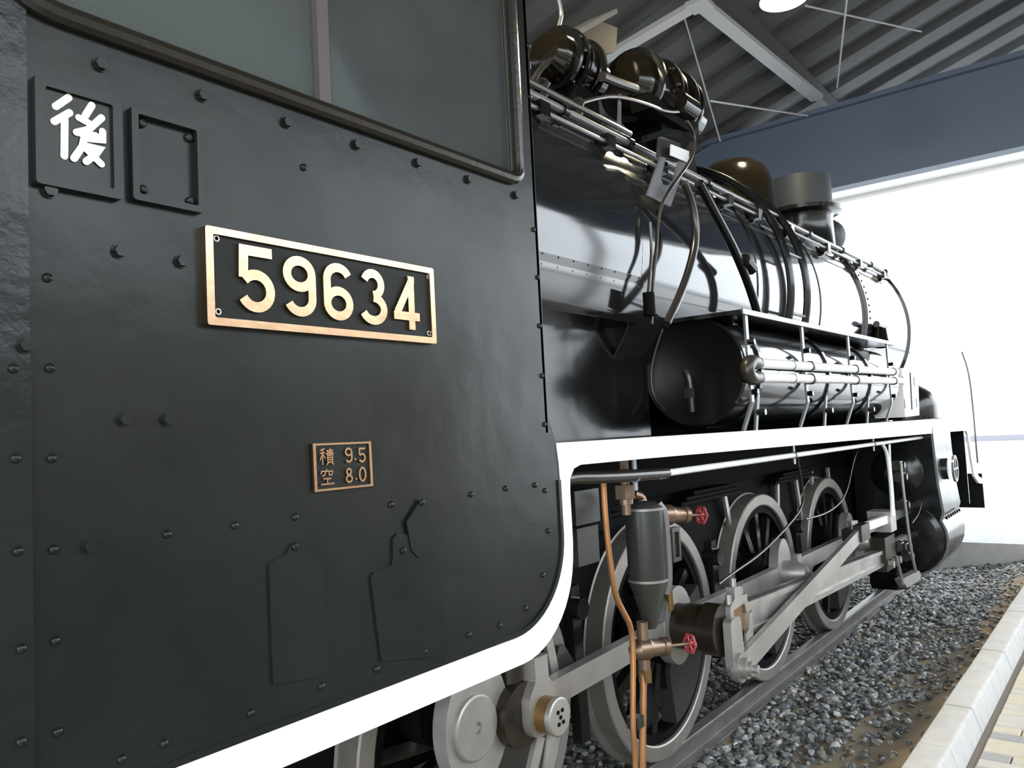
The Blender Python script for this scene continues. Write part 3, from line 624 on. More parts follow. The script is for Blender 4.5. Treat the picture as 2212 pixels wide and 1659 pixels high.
# ---- step bracket with slot, and its white tag
BR_ = lambda u, v: at(u, v, 'y', -.93)
pts = [BR_(*p) for p in ((1424, 338), (1478, 352), (1444, 446), (1395, 422))]; hole = [BR_(*p) for p in ((1434, 340), (1463, 348), (1452, 390), (1442, 401), (1428, 398), (1423, 385))]
bk = part(MB().prism(pts, (.012, -.006, 0), [hole]), 'step_bracket', 'pipe', smooth=.3)
MB().prism([BR_(*p)+V((0, -.01, 0)) for p in ((1444, 313), (1482, 328), (1481, 353), (1443, 337))], (.006, -.006, 0)).build('tag_plate', 'white', bk, .3)
MB().prism([BR_(*p)+V((0, .02, 0)) for p in ((1428, 290), (1478, 308), (1480, 352), (1424, 338))], (.012, .006, 0)).build('hanger_plate', 'dkpipe', bk, .3)
part(MB().bar(BR_(1392, 300), BR_(1440, 285), .03, .03).bar(BR_(1440, 285), BR_(1520, 300), .03, .03), 'bracket_arm', 'black')
# ---- pipes curving down the boiler flank
part(MB().tube(px([(1478, 395), (1493, 430), (1503, 480), (1502, 530), (1487, 590), (1464, 650), (1440, 700)], 'y', -1.02), .021, 12), 'feed_pipe', 'dkpipe')
part(MB().tube(px([(1404, 480), (1408, 540), (1405, 580), (1400, 640)], 'y', -.96), .008, 8), 'conduit', 'dkpipe')
g = MB(); p = at(1402, 655, 'y', -.98); part(g.cyl(p-V((0, 0, .06)), p+V((0, 0, .05)), .028, n=12), 'check_valve', 'soot')
part(MB().tube(px([(1409, 640), (1408, 700)], 'y', -.97), .008, 8), 'conduit', 'dkpipe')
g = MB().tube(px([(1510, 395), (1550, 470), (1582, 530), (1608, 590), (1626, 640), (1640, 690)], 'y', -1.02), .026, 12)
sp = part(g, 'sand_pipe', 'black')
p = at(1607, 572, 'y', -1.02); MB().cyl(p+V((-.05, -.02, .02)), p+V((.06, -.02, -.02)), .04, n=10).build('pipe_union', 'black', sp)
def hug(x, R, a0, a1, n=18): return [(x, -R*math.cos(math.radians(a)), BZ+R*math.sin(math.radians(a))) for a in [a0+(a1-a0)*i/n for i in range(n+1)]]
ld = part(MB().tube(hug(5.36, 1.0, -24, 80, 26), .026, 10, False), 'boiler_ladder', 'black')
MB().tube(hug(5.70, 1.0, -22, 84, 26), .026, 10, False).build('ladder_rail', 'black', ld)
for a in (-12, 12, 33): 
    q = hug(0, 1.0, a, a+1)[0]; MB().cyl((5.36, q[1], q[2]), (5.70, q[1], q[2]), .011, n=8).build('rung', 'pipe', ld)
# ---- air reservoir, shelf, cooling pipes
TX0, TX1, TY, TZ, TR = 3.86, 7.15, -.955, 2.025, .285
tk = part(MB().lathe((TX0, TY, TZ), (1, 0, 0), [(0, .075), (.10, .072), (.18, .05), (.245, .012), (TR-.012, -.01), (TR, 0), (TR, TX1-TX0), (TR-.02, TX1-TX0+.02), (.2, TX1-TX0-.03), (0, TX1-TX0-.05)], 56), 'air_reservoir', 'boiler', smooth=.7)
MB().lathe((TX0, TY, TZ), (1, 0, 0), [(0, .070), (.10, .067), (.18, .045), (.245, .007), (TR-.010, -.014), (TR-.012, -.010), (.22, .03), (0, .075)], 56).build('tank_end', 'tank_end', tk, .7)
MB().tube(px([(1480, 800), (1488, 815), (1492, 850), (1495, 890)], 'x', TX0-.02), .02, 10).build('drain_pipe', 'dkpipe', tk)
p = at(1490, 860, 'x', TX0-.02); MB().cyl(p, p+V((0, 0, .05)), .03, n=6).build('pipe_union', 'dkpipe', tk)
part(MB().tube(px([(1432, 710), (1418, 750), (1408, 790), (1407, 830), (1415, 862), (1440, 890)], 'x', TX0-.06), .009, 8), 'conduit', 'dkpipe')
SHZ = lambda x: 2.288 + .0075*(x-3.8)
sh = part(MB().add([(x, y, SHZ(x)+dz) for x in (3.79, 7.0) for y, dz in ((-1.262, 0), (-1.262, .022), (-.86, .022), (-.86, 0))], [(0,1,5,4),(1,2,6,5),(2,3,7,6),(3,0,4,7),(0,3,2,1),(4,5,6,7)]), 'shelf_plate', 'black', smooth=.3)
MB().bar((3.79, -1.262, SHZ(3.79)+.012), (7.0, -1.262, SHZ(7)+.012), .012, .026).build('shelf_edge', 'pipe', sh, .3)
CPY = -1.275
cps = []
for dz, nm in ((2.045, 0), (1.972, 1)):
    zf = lambda x, dz=dz: dz + .016*(x-3.9)
    cps.append(part(MB().tube([(x, CPY, zf(x)) for x in (3.90, 5.2, 6.9+.15*nm)], .026, 14, False), 'cooling_pipe', 'white'))
    for xx in (3.93, 4.42): MB().ring((xx, CPY, zf(xx)), (1, 0, 0), [(.024, -.006), (.029, -.006), (.029, .006), (.024, .006)], 16).build('pipe_joint', 'pipe', cps[-1])
g = MB().tube([(3.89, CPY, 1.972), (3.80, CPY, 1.965), (3.765, CPY, 2.005), (3.80, CPY, 2.05), (3.89, CPY, 2.046)], .036, 14)
part(g, 'return_bend', mat('weathered_iron', (.05, .042, .035), .32, .4))
# brackets: flat bars from board to shelf with clips on the pipes
for k, x in enumerate((3.86, 4.72, 5.68, 6.78)):
    zb = RB_T(x); s_top = SHZ(x)
    g = MB().bar((x, -1.20, zb), (x, -1.255, 1.85), .035, .012, (0, 1, 0)).bar((x, -1.255, 1.85), (x, -1.25, 2.13), .035, .012, (0, 1, 0)).bar((x, -1.25, 2.13), (x, -1.25, s_top), .035, .012, (0, 1, 0))
    b = part(g, 'pipe_bracket', 'pipe', smooth=.3)
    for dz in (2.045, 1.972):
        z = dz+.016*(x-3.9); MB().ring((x+.02, CPY, z), (1, 0, 0), [(.025, -.012), (.033, -.012), (.033, .012), (.025, .012)], 16).build('pipe_clip', 'black', b)
    for z in (1.90, 2.15): MB().cyl((x, -1.25, z), (x, -1.29, z), .016, n=6).build('bolt', 'black', b)
for k, x in enumerate((4.05, 5.22, 6.25)):
    zb = RB_T(x); a = []
    for i in range(13): t = math.radians(55-150*i/12); a.append((x, TY-(TR+.008)*math.cos(t), TZ+(TR+.008)*math.sin(t)))
    g = MB()
    for p, q in zip(a, a[1:]): g.bar(p, q, .045, .01, (0, 1, 0) if False else (0, -(V(p)+V(q)).y/2+TY, -((V(p)+V(q)).z/2)+TZ))
    st = part(g, 'tank_strap', 'black', smooth=.3)
    MB().bar((x, -1.19, zb), (x, -1.215, 1.90), .032, .012, (0, 1, 0)).build('strap_foot', 'pipe', st, .3)
    MB().cyl((x, -1.20, 1.80), (x, -1.25, 1.80), .018, n=6).build('bolt', 'dkpipe', st, .4)
    MB().box((x-.03, -1.12, 2.23), (x+.03, -1.06, 2.275)).cyl((x, -1.10, 2.2), (x, -1.10, 2.29), .018, n=6).build('strap_lug', 'black', st, .4)
# further fittings by the smokebox foot
lb = part(MB().prism(px([(1947, 795), (1983, 800), (1986, 897), (1956, 901)], 'y', -1.24), (0, .25, 0)), 'lubricator_box', 'white', smooth=.3)
for q in ((1953, 822), (1977, 824), (1957, 872), (1982, 870)): p = at(*q, 'y', -1.245); MB().box((p.x-.03, p.y, p.z-.04), (p.x+.03, p.y+.01, p.z+.04)).build('hinge', 'dkpipe', lb, .3)
MB().bar(at(1966, 805, 'y', -1.244), at(1970, 885, 'y', -1.244), .012, .006).build('door_edge', 'dkpipe', lb, .3)
part(MB().lathe((8.55, -.98, 1.70), (0, 0, 1), [(.3, 0), (.3, .12), (.26, .25), (.16, .33), (0, .35)], 32), 'valve_chest_dome', 'black')
part(MB().prism([(9.05, -1.2, 1.69), (9.05, -.75, 1.69), (9.05, -.75, 2.1), (9.05, -.95, 2.1)], (.25, 0, 0)), 'front_bracket', 'beam')
part(MB().tube(px([(2078, 760), (2092, 800), (2100, 860), (2106, 930), (2112, 1000)], 'x', 9.95), .010, 8), 'front_handrail', 'pipe')
part(MB().cyl(at(1900, 742, 'y', -.97), at(1902, 705, 'y', -.97), .09, .05, 14).cyl(at(1893, 700, 'y', -1.0), at(1912, 706, 'y', -1.0), .03, n=8), 'injector_valve', 'black')
part(MB().box((7.0, -1.0, 1.7), (7.5, -.5, 2.2)), 'saddle', 'soot')

# ---- pipe under the running board
PY = -1.21
zp = lambda x: 1.560-.005*(x-2.9)
up = part(MB().tube([(2.92, PY, zp(2.92)), (8.45, PY, zp(8.45))], .0145, 10), 'train_pipe', 'white')
part(MB().tube([(2.18, PY, 1.57), (2.24, PY, 1.598), (2.5, PY, 1.578), (2.98, PY, zp(2.95))], .024, 12), 'rubber_hose', 'dkpipe')
MB().cyl((2.90, PY, zp(2.9)), (2.96, PY, zp(2.9)), .024, n=6).build('pipe_nut', 'pipe', up)
for x in (2.72, 4.55, 6.3, 8.1):
    MB().box((x-.012, PY-.004, zp(x)-.05), (x+.012, PY+.003, RB_T(x)-.015)).cyl((x-.008, PY, zp(x)), (x+.008, PY, zp(x)), .021, n=12).build('pipe_hanger', 'pipe', up)
# ---- frame, ash pan, dark underside
part(MB().box((1.0, -.56, .55), (9.9, -.53, 1.35)), 'frame_plate', 'soot')
part(MB().box((1.0, .53, .55), (9.9, .56, 1.35)), 'frame_plate', 'soot')
part(MB().box((3.3, -.55, 1.35), (9.8, .55, 1.80)), 'frame_stretcher', 'soot')
ap = part(MB().prism([(x, y, z) for x, y, z in ((2.0, -.80, 1.66), (2.0, .8, 1.66), (2.0, .8, 1.30), (2.0, .5, 1.05), (2.0, -.5, 1.05), (2.0, -.80, 1.30))], (1.2, 0, 0)), 'ash_pan', 'soot', smooth=.3)
for (u0, v0, u1, v1) in ((1241, 1062, 1297, 1125), (1246, 1143, 1296, 1212)):
    a, b = at(u0, v0, 'y', -.83), at(u1, v1, 'y', -.83); MB().box((a.x, -.83, b.z), (b.x, -.805, a.z)).build('ash_door', 'grey_tank', ap, .3)
for x in (4.66, 6.19, 3.14):
    part(MB().bar((x-.45, -.62, 1.30), (x+.45, -.62, 1.30), .09, .02).bar((x-.38, -.62, 1.325), (x+.38, -.62, 1.325), .09, .02).bar((x-.28, -.62, 1.35), (x+.28, -.62, 1.35), .09, .02), 'leaf_spring', 'soot', smooth=.3)
for x, t in ((4.95, .1), (5.95, -.06), (6.35, .08), (6.75, 0), (7.2, .05)):
    part(MB().bar((x, -.60, 1.32), (x+t, -.60, .95), .04, .02, (0, 1, 0)), 'spring_hanger', 'steel', smooth=.3)
part(MB().tube([(2.5, 0, .05), (2.5, 0, .06), (9.0, 0, .06)], .01, 6), 'brake_pull_rod', 'soot')
# ---- wheels
def wheel(cx, yf, sgn, name='driving_wheel'):
    """yf = outer face of the tyre"""
    c = (cx, yf, .625); ax = (0, -sgn, 0)
    wname = MB().lathe(c, ax, [(.13, -.13), (.14, -.02), (.13, .035), (.09, .05), (.085, .045), (0, .045)], 28).build(name, 'soot', loco, .5)
    MB().ring(c, ax, [(.545, -.14), (.545, -.005), (.553, 0), (.617, 0), (.624, -.006), (.6245, -.10), (.652, -.114), (.652, -.135), (.64, -.14)], 72).build('tyre', 'tyre', wname, .5)
    MB().ring(c, ax, [(.495, -.11), (.495, -.02), (.542, -.02), (.542, -.11)], 72).build('rim', 'soot', wname, .5)
    for k in range(13):
        a = 2*PI*(k+.3)/13; d = V((math.cos(a), 0, math.sin(a)))
        MB().bar(V(c)+d*.125+V((0, sgn*.05, 0)), V(c)+d*.50+V((0, sgn*.06, 0)), .055, .05, (0, 1, 0)).build('spoke', 'black', wname, .3)
    a = [math.radians(152+180+t) for t in range(-52, 53, 8)]
    lp = [(cx+.49*math.cos(t), .625+.49*math.sin(t)) for t in a]; lp += [(cx+.20*math.cos(t), .625+.20*math.sin(t)) for t in (a[-1], a[0])]
    MB().prism([(p[0], yf, p[1]) for p in lp], (0, sgn*.09, 0)).build('counterweight', 'grey_tank', wname, .4)
    p = V((cx-.265, yf, .77)); MB().cyl(p+V((0, sgn*.06, 0)), p+V((0, -sgn*.05, 0)), .115, n=24).build('crank_boss', 'soot', wname, .4)
    return wname
WX = [2.3756, 3.8996, 5.4236, 6.9476]
for x in WX: wheel(x, -.665, 1)
for x in WX: wheel(x, .665, -1)
for x in WX: part(MB().cyl((x, -.53, .625), (x, .53, .625), .085, n=16), 'axle', 'soot')
for x in (8.9,):
    for y, s in ((-.665, 1), (.665, -1)):
        wl = MB().lathe((x, y, .43), (0, -s, 0), [(.1, -.13), (.1, .03), (0, .035)], 24).build('pony_wheel', 'soot', loco, .5)
        MB().ring((x, y, .43), (0, -s, 0), [(.35, -.14), (.35, 0), (.425, 0), (.4295, -.1), (.455, -.114), (.455, -.14)], 48).build('tyre', 'tyre', wl, .5)
        MB().ring((x, y, .43), (0, -s, 0), [(.09, -.08), (.09, -.03), (.36, -.03), (.36, -.08)], 32).build('web', 'soot', wl, .5)
for x in (3.14, 4.66, 6.18): part(MB().prism(Y(arc((x+.1, .6), .70, .68, 150, 205, 8) + arc((x+.1, .6), .64, .62, 205, 150, 8), -.68), (0, .08, 0)), 'brake_block', 'soot', smooth=.3) if False else part(MB().bar((x-.10, -.66, 1.05), (x-.07, -.66, .35), .07, .05, (0, 1, 0)).cyl((x-.09, -.72, .95), (x-.09, -.62, .95), .05, n=10), 'brake_hanger', 'black', smooth=.4)
# ---- coupling rods (y about -.88)
def rodprofile(p, q, h, y, th):
    p, q = V((p[0], 0, p[1])), V((q[0], 0, q[1])); d = (q-p).normalized(); n = V((-d.z, 0, d.x))
    return [V((r.x, y, r.z)) for r in (p+n*h/2, q+n*h/2, q-n*h/2, p-n*h/2)]
SY = -.865
pins = [(x-.265, .77) for x in WX]
def boss(cx, cz, rx, rz, y, th, n=32): return [V((cx+rx*math.cos(2*PI*i/n), y, cz+rz*math.sin(2*PI*i/n))) for i in range(n)], (0, th, 0)
K = (2.37, .735)
sr1 = part(MB().prism(*boss(pins[0][0]-.01, pins[0][1], .165, .215, SY-.03, .06)).prism(rodprofile((pins[0][0]+.05, .77), (K[0]-.05, .745), .17, SY-.028, 0), (0, .056, 0)), 'coupling_rod', 'steel', smooth=.5)
MB().lathe((pins[0][0]-.035, SY-.03, .765), (0, -1, 0), [(.108, -.005), (.108, .014), (.102, .018), (.02, .018), (.018, .006), (0, .006)], 40).build('pin_cap', 'steel', sr1, .5)
part(MB().cyl((K[0]-.07, SY-.075, K[1]+.01), (K[0]-.07, SY+.04, K[1]+.01), .115, n=28).cyl((K[0]-.06, SY-.01, .82), (K[0]-.06, SY-.01, .93), .05, n=12), 'oil_box', 'oily')
kn = part(MB().prism(Y(round_poly([(K[0]-.085, .66), (K[0]+.085, .66), (K[0]+.085, .80), (K[0]+.04, .86), (K[0]+.04, .94), (K[0]-.04, .94), (K[0]-.04, .86), (K[0]-.085, .80)], [.08, .08, .05, .02, 0, 0, .02, .05], 6), SY-.11), (0, .09, 0)), 'knuckle', 'steel', smooth=.5)
MB().cyl((K[0], SY-.10, .735), (K[0], SY-.16, .735), .065, n=28).build('bush', 'brassy', kn, .5)
MB().lathe((K[0], SY-.16, .735), (0, -1, 0), [(.068, 0), (.068, .018), (.062, .022), (0, .022)], 32).build('pin_cap', 'steel', kn, .5)
for dx, dz in ((-.015, .02), (.015, -.02), (.012, .022), (-.012, -.022), (0, 0)): MB().box((K[0]+dx-.006, SY-.186, .735+dz-.006), (K[0]+dx+.006, SY-.181, .735+dz+.006)).build('punch_mark', 'soot', kn, .3)
MB().cyl((K[0]-.02, SY-.06, .945), (K[0]-.02, SY-.06, .99), .022, n=8).cyl((K[0]-.02, SY-.06, .99), (K[0]-.02, SY-.06, 1.02), .015, n=8).build('oil_cap', 'steel', kn, .4)
# link hanging below the knuckle (ash-pan lever) and the white lever arc behind
part(MB().bar(at(1165, 1590, 'y', -.93), at(1140, 1700, 'y', -.93), .05, .02, (0, 1, 0)).bar(at(1195, 1570, 'y', -.95), at(1175, 1720, 'y', -.95), .045, .02, (0, 1, 0)), 'hanging_lever', 'steel', smooth=.3)
part(MB().ribbon(px([(1180, 1365), (1188, 1390), (1196, 1430), (1205, 1480)], 'y', -.80), .05, (0, .02, 0)), 'brake_lever', 'steel', smooth=.3)
part(MB().prism(px([(1208, 1395), (1218, 1392), (1245, 1435), (1242, 1462), (1205, 1482), (1200, 1430)], 'y', -.78), (0, .03, 0)), 'hanger_plate', 'grey_tank', smooth=.3)
g = MB().prism(rodprofile(K, pins[1], .10, SY-.025, 0), (0, .05, 0)); g.prism(*boss(pins[1][0], .77, .15, .19, SY-.03, .06))
sr2 = part(g, 'coupling_rod', 'steel', smooth=.5)
part(MB().cyl((pins[1][0], SY-.03, .77), (pins[1][0], -1.05, .77), .112, n=28), 'main_crank_pin', 'oily')
part(MB().cyl((pins[1][0]-.09, SY-.03, .86), (pins[1][0]-.09, SY-.03, .98), .018, n=10), 'oil_cup', 'brassy')
for k in (1, 2):
    g = MB().prism(rodprofile((pins[k][0]+.1, .77), pins[k+1], .10, SY-.025, 0), (0, .05, 0)); g.prism(*boss(pins[k+1][0], .79, .125, .20, SY-.03, .06))
    r = part(g, 'coupling_rod', 'steel', smooth=.5)
    MB().lathe((pins[k+1][0], SY-.03, .77), (0, -1, 0), [(.085, 0), (.075, .09), (.05, .14), (0, .15)], 28).build('pin_cap', 'steel', r, .5)
    MB().box((pins[k+1][0]+.16, SY-.06, .74), (pins[k+1][0]+.24, SY+.02, .86)).build('rod_key', 'steel', r, .3)
# ---- main rod (y about -1.10): big end with strap, fluted blade
MY = -1.10
P0, P1 = V((3.63, MY, .77)), V((6.78, MY, .640)); d = (P1-P0).normalized(); nn = V((-d.z, 0, d.x))
def mr(s, h): return P0 + d*s + nn*h
bl = [mr(.16, .085), mr(3.05, .06), mr(3.05, -.06), mr(.16, -.085)]
mrod = part(MB().prism([p+V((0, -.012, 0)) for p in bl], (0, .035, 0)), 'main_rod', 'steel', smooth=.3)
MB().prism([p+V((0, -.03, 0)) for p in (mr(.16, .085), mr(3.05, .06), mr(3.05, .034), mr(.16, .054))], (0, .07, 0)).build('flange', 'steel', mrod, .3)
MB().prism([p+V((0, -.03, 0)) for p in (mr(.16, -.054), mr(3.05, -.034), mr(3.05, -.06), mr(.16, -.085))], (0, .07, 0)).build('flange', 'steel', mrod, .3)
MB().cyl((3.63, -1.04, .77), (3.63, -1.125, .77), .122, n=28).build('big_end', 'oily', mrod, .5)
BE = at(1600, 1345, 'y', -1.15)
def be(a, h): return V((BE.x, -1.15, BE.z)) + d*a + nn*h
o_ = [(-.115, -.135), (.115, -.135), (.125, .02), (.10, .10), (.10, .125), (.02, .125), (.02, .175), (-.055, .175), (-.055, .125), (-.115, .09)]
o_ = [be(*p) for p in o_]; i_ = [be(*p) for p in ((-.078, -.095), (.06, -.095), (.085, .03), (.06, .085), (-.078, .07))]
MB().prism(o_, (0, .045, 0), [i_]).build('big_end_strap', 'steel', mrod, .4)
MB().prism([p+V((0, .012, 0)) for p in i_], (0, .04, 0)).build('big_end_brass', 'brassy', mrod, .4)
MB().prism([be(*p) for p in ((.03, -.14), (.12, -.14), (.125, .04), (.09, .03), (.07, -.04), (.03, -.06))], (0, -.012, 0)).build('wedge_block', 'steel', mrod, .3)
for a_, h in ((-.085, .12), (-.02, .19), (.06, .14)):
    a = be(a_, h); MB().cyl(a-nn*.02+V((0, .02, 0)), a+nn*.025+V((0, .02, 0)), .016, n=8).build('oil_cap', 'steel', mrod, .4)
# return crank and eccentric rod
E0 = V((3.654, -1.20, .600)); E1 = at(1862, 1153, 'y', -1.16)
rc = part(MB().prism([V((p[0], -1.185, p[1])) for p in round_poly([(3.58, .83), (3.70, .83), (3.725, .60), (3.654, .515), (3.585, .60)], [.03, .03, .05, .07, .05], 6)], (0, .04, 0)), 'return_crank', 'steel', smooth=.5)
MB().lathe(tuple(E0+V((0, .0, 0))), (0, -1, 0), [(.05, -.01), (.05, .03), (.035, .03), (.035, .05), (.02, .05), (.02, .075), (0, .078)], 18).build('crank_nut', 'steel', rc, .5)
ed = (E1-E0).normalized(); en = V((-ed.z, 0, ed.x))
er = part(MB().prism([E0+en*.055, E1+en*.045, E1-en*.045, E0-en*.055], (0, .03, 0)).prism([E0+V((.07*math.cos(2*PI*i/20), .0, .07*math.sin(2*PI*i/20))) for i in range(20)], (0, .03, 0)), 'eccentric_rod', 'steel', smooth=.4)
part(MB().box((E1.x-.08, -1.18, E1.z-.05), (E1.x+.14, -1.12, E1.z+.065)), 'link_block', 'oily')
E2 = at(1925, 1118, 'y', -1.16)
part(MB().bar(E1+V((.1, .02, .03)), E2, .03, .06, (0, 0, 1)), 'radius_rod', 'white', smooth=.3)
part(MB().prism(px([(1853, 1140), (1868, 1128), (1895, 1127), (1870, 1145)], 'y', -1.05), (0, .03, 0)), 'link_cover', 'steel', smooth=.3)
part(MB().prism(px([(1838, 1125), (1853, 1124), (1853, 1140), (1842, 1140)], 'y', -1.05), (0, .03, 0)), 'link_cover', 'steel', smooth=.3)
part(MB().tube(px([(1905, 958), (1915, 975), (1920, 1010), (1925, 1060), (1927, 1115)], 'y', -1.2), .013, 8), 'reach_rod', 'white')
part(MB().tube(px([(1921, 960), (1922, 1000), (1928, 1060), (1931, 1115)], 'y', -1.2), .010, 8), 'reach_rod', 'white')
part(MB().tube(px([(1946, 1000), (1950, 1050), (1960, 1130), (1968, 1190), (1978, 1235)], 'y', -1.22), .012, 8), 'drain_rod', 'steel')
part(MB().tube(px([(1935, 1200), (1943, 1230), (1950, 1262)], 'y', -1.2), .012, 8), 'step_hanger', 'steel')
part(MB().prism(px([(1948, 1252), (1985, 1232), (1990, 1240), (1988, 1252), (1960, 1270)], 'y', -1.15), (0, .06, 0)), 'foot_step', 'steel', smooth=.3)
part(MB().prism(px([(1938, 1230), (1962, 1255), (1966, 1272), (1938, 1275), (1933, 1260)], 'y', -1.05), (0, .2, 0)), 'guard_iron', 'soot', smooth=.3)
# crosshead and guide bars
ck = part(MB().box((6.66, -1.15, .54), (6.98, -1.04, .80)), 'crosshead', 'oily')
for dx in (.06, .18, .3): MB().cyl((6.62+dx, -1.16, .60), (6.62+dx, -1.20, .60), .03, n=6).build('bolt', 'steel', ck, .4)
MB().box((6.72, -1.19, .84), (6.9, -1.02, 1.0)).build('crosshead_cap', 'steel', ck, .4)
part(MB().box((5.9, -1.13, .88), (8.0, -1.05, .96)), 'guide_bar', 'black')
part(MB().cyl((6.9, -1.02, .63), (8.0, -1.02, .63), .045, n=14), 'piston_rod', 'steel')
for (u, v) in ((1938, 1005), (1943, 1030), (1948, 1090), (1953, 1180), (1958, 1200), (1940, 1180)):
    p = at(u, v, 'y', -1.15); part(MB().cyl(p-V((.05, 0, 0)), p+V((.05, 0, 0)), .045, n=8).cyl(p, p+V((0, -.06, 0)), .03, n=6), 'valve_fitting', 'dkpipe')
# ---- cylinder block
cyl = [(-.60, 1.62), (-1.295, 1.62), (-1.300, 1.40), (-1.31, 1.10), (-1.335, .86)] + [(-1.02-.335*math.cos(math.radians(a)), .62-.335*math.sin(math.radians(a))) for a in range(-30, 181, 15)] + [(-.60, .62)]
cy = part(sweepx(cyl, 8.0, 8.92), 'cylinder', 'black', smooth=.5)
M['clad'] = mat('cylinder_cladding', (.05, .05, .05), .3)
MB().lathe((8.0, -1.02, .62), (-1, 0, 0), [(.31, -.01), (.31, .02), (.27, .05), (.12, .06), (.11, .12), (0, .12)], 40).build('cylinder_cover', 'black', cy, .5)
MB().lathe((8.0, -.98, 1.22), (-1, 0, 0), [(.22, -.01), (.22, .03), (.17, .06), (.08, .07), (.07, .16), (0, .16)], 32).build('valve_cover', 'black', cy, .5)
MB().ribbon([(8.005, a-.004, b) for a, b in cyl[1:16]], .02, (-.012, 0, 0), (1, 0, 0)).build('cladding_edge', 'pipe', cy, .5)
for k in range(7):
    p = V((8.1+.11*k, -1.345, .80+.0*k)); MB().lathe(p, (0, -1, 0), [(.014, -.01), (.014, .008), (0, .012)], 8).build('rivet', 'black', cy)
p = at(2050, 1012, 'y', -1.34)
rl = part(MB().cyl(p+V((0, .12, 0)), p, .10, n=20), 'relief_valve', 'dkpipe')
MB().ring(p+V((0, -.05, 0)), (0, -1, 0), [(.10, -.01), (.125, -.01), (.125, .01), (.10, .01)], 24).bar(p+V((-.11, -.05, 0)), p+V((.11, -.05, 0)), .02, .02).bar(p+V((0, -.05, -.11)), p+V((0, -.05, .11)), .02, .02).build('valve_wheel', 'pipe', rl, .5)

# ---- hanging separator tank with copper pipes and red hand wheels
RY = -1.10
a, b = at(1392, 1098, 'y', RY), at(1398, 1252, 'y', RY); cx, zt, zb = (a.x+b.x)/2+.0, a.z, b.z
rr = .080
tank = part(MB().lathe((cx, RY, zb), (0, 0, 1), [(.022, -.20), (.030, -.18), (rr-.010, -.035), (rr, 0), (rr, zt-zb), (rr-.006, zt-zb+.01), (.05, zt-zb+.026), (.02, zt-zb+.03)], 40), 'oil_separator', 'grey_tank', smooth=.5)
for z in (zb, zt): MB().ring((cx, RY, z), (0, 0, 1), [(rr-.004, -.005), (rr+.004, -.005), (rr+.005, .005), (rr-.004, .006)], 40).build('weld_bead', 'steel', tank, .8)
g = MB().tube([(cx+.035, RY-.06, zb-.06), (cx+.044, RY-.078, zb-.01), (cx+.044, RY-.078, zt-.02), (cx+.03, RY-.055, zt+.02)], .015, 10); g.build('overflow_pipe', 'pipe', tank)
p = V((cx+.085, RY-.088, (zt+zb)/2-.01)); gf = MB().prism([(p.x-.035, p.y-.012, p.z-.07), (p.x+.035, p.y-.012, p.z-.07), (p.x+.035, p.y-.012, p.z+.07), (p.x-.035, p.y-.012, p.z+.07)], (0, .03, 0), [[(p.x-.02, p.y-.012, p.z-.052), (p.x+.02, p.y-.012, p.z-.052), (p.x+.02, p.y-.012, p.z+.052), (p.x-.02, p.y-.012, p.z+.052)]])
gf.build('gauge_frame', 'dkpipe', tank, .3)
MB().box((p.x-.02, p.y+.004, p.z-.05), (p.x+.02, p.y+.01, p.z+.05)).build('gauge_glass', 'glass2', tank, .3)
iu = at(1350, 1062, 'y', RY); MB().cyl((iu.x, RY, zt-.01), (iu.x, RY, 1.66), .02, n=10).cyl((iu.x, RY, iu.z-.028), (iu.x, RY, iu.z+.028), .044, n=6).cyl((iu.x, RY, iu.z-.05), (iu.x, RY, iu.z-.03), .03, n=14).build('inlet_union', 'bronze', tank, .4)
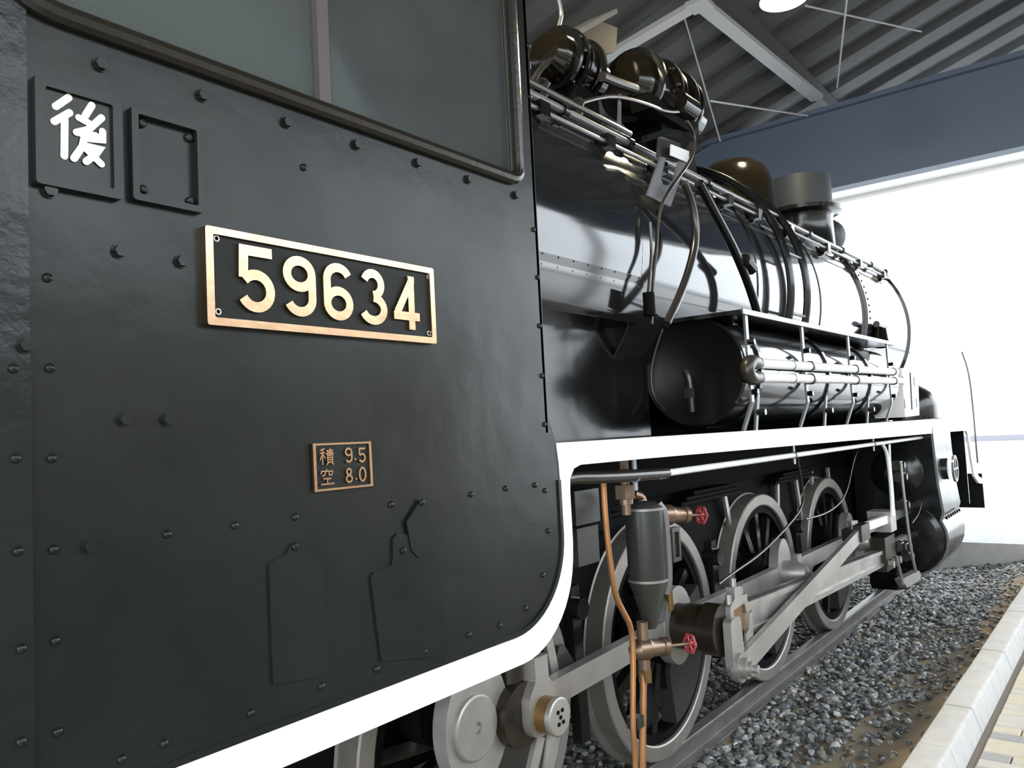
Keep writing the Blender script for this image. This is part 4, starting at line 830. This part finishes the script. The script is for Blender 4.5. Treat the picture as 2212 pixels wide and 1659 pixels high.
def valve(p, body, ax, L, name, wh):
    ax = V(ax).normalized(); v = part(MB().lathe(tuple(p), tuple(ax), [(.02, -.06), (.042, -.035), (.047, .015), (.036, .035), (.033, .09), (.038, .092), (.038, .115), (.024, .12), (.008, .135), (.007, L)], 18), name, body, smooth=.5)
    q = p+ax*L; x, y, _ = basis(ax)
    g = MB(); n = 6
    ringp = []
    for i in range(37):
        t = 2*PI*i/36; r = wh*(1+.08*math.cos(6*t)); ringp.append(q + x*math.cos(t)*r + y*math.sin(t)*r)
    g.tube(ringp, .0055, 8, False)
    for i in range(3): t = PI*i/3; g.bar(q-(x*math.cos(t)+y*math.sin(t))*wh, q+(x*math.cos(t)+y*math.sin(t))*wh, .007, .006, tuple(ax))
    g.cyl(q-ax*.008, q+ax*.01, .012, n=8); g.build('hand_wheel', 'red', v, .6); return v
v2 = at(1390, 1402, 'y', RY); w2 = at(1490, 1390, 'y', RY-.10)
valve(v2, 'bronze', w2-v2, (w2-v2).length, 'drain_valve', .036)
v1 = at(1440, 1112, 'y', RY+.02); w1 = at(1515, 1113, 'y', RY-.06)
valve(v1, 'bronze', w1-v1, (w1-v1).length, 'stop_valve', .036)
part(MB().tube([v1+V((-.02, .02, 0)), v1+V((-.02, .1, .02)), v1+V((.0, .12, .08)), v1+V((-.08, .12, .1))], .022, 10), 'bronze_elbow', 'bronze')
part(MB().tube([v2+V((0, 0, .11)), v2+V((0, 0, -.08))], .024, 10), 'drain_tee', 'bronze')
part(MB().cyl(v2+V((0, 0, -.13)), v2+V((0, 0, -.08)), .03, n=6), 'pipe_nut', 'brassy')
part(MB().tube(px([(1390, 1450), (1389, 1540), (1388, 1600), (1388, 1720)], 'y', RY), .0145, 10), 'copper_pipe', 'copper')
part(MB().tube(px([(1303, 1035), (1304, 1070), (1310, 1150), (1320, 1230), (1330, 1290), (1348, 1325), (1364, 1355), (1368, 1420), (1367, 1500), (1367, 1580), (1372, 1630), (1374, 1720)], 'y', RY-.03), .0115, 10), 'copper_pipe', 'copper')
p = at(1378, 1560, 'y', RY-.03); part(MB().box((p.x-.026, p.y-.013, p.z-.022), (p.x+.026, p.y+.035, p.z+.022)), 'pipe_clamp', 'dkpipe', smooth=.3)
# thin copper lubricating lines hanging below the board
part(MB().tube(px([(1722, 985), (1730, 1030), (1737, 1075), (1728, 1105), (1690, 1150), (1640, 1200), (1580, 1240), (1552, 1262)], 'y', -1.12), .0075, 8), 'copper_pipe', 'oily')
part(MB().tube(px([(1855, 965), (1842, 1000), (1833, 1050), (1818, 1085), (1785, 1110), (1740, 1122)], 'y', -1.0), .007, 8), 'copper_pipe', 'oily')
part(MB().tube(px([(1990, 1085), (1985, 1110), (1970, 1130)], 'y', -1.2), .006, 8), 'copper_pipe', 'oily')
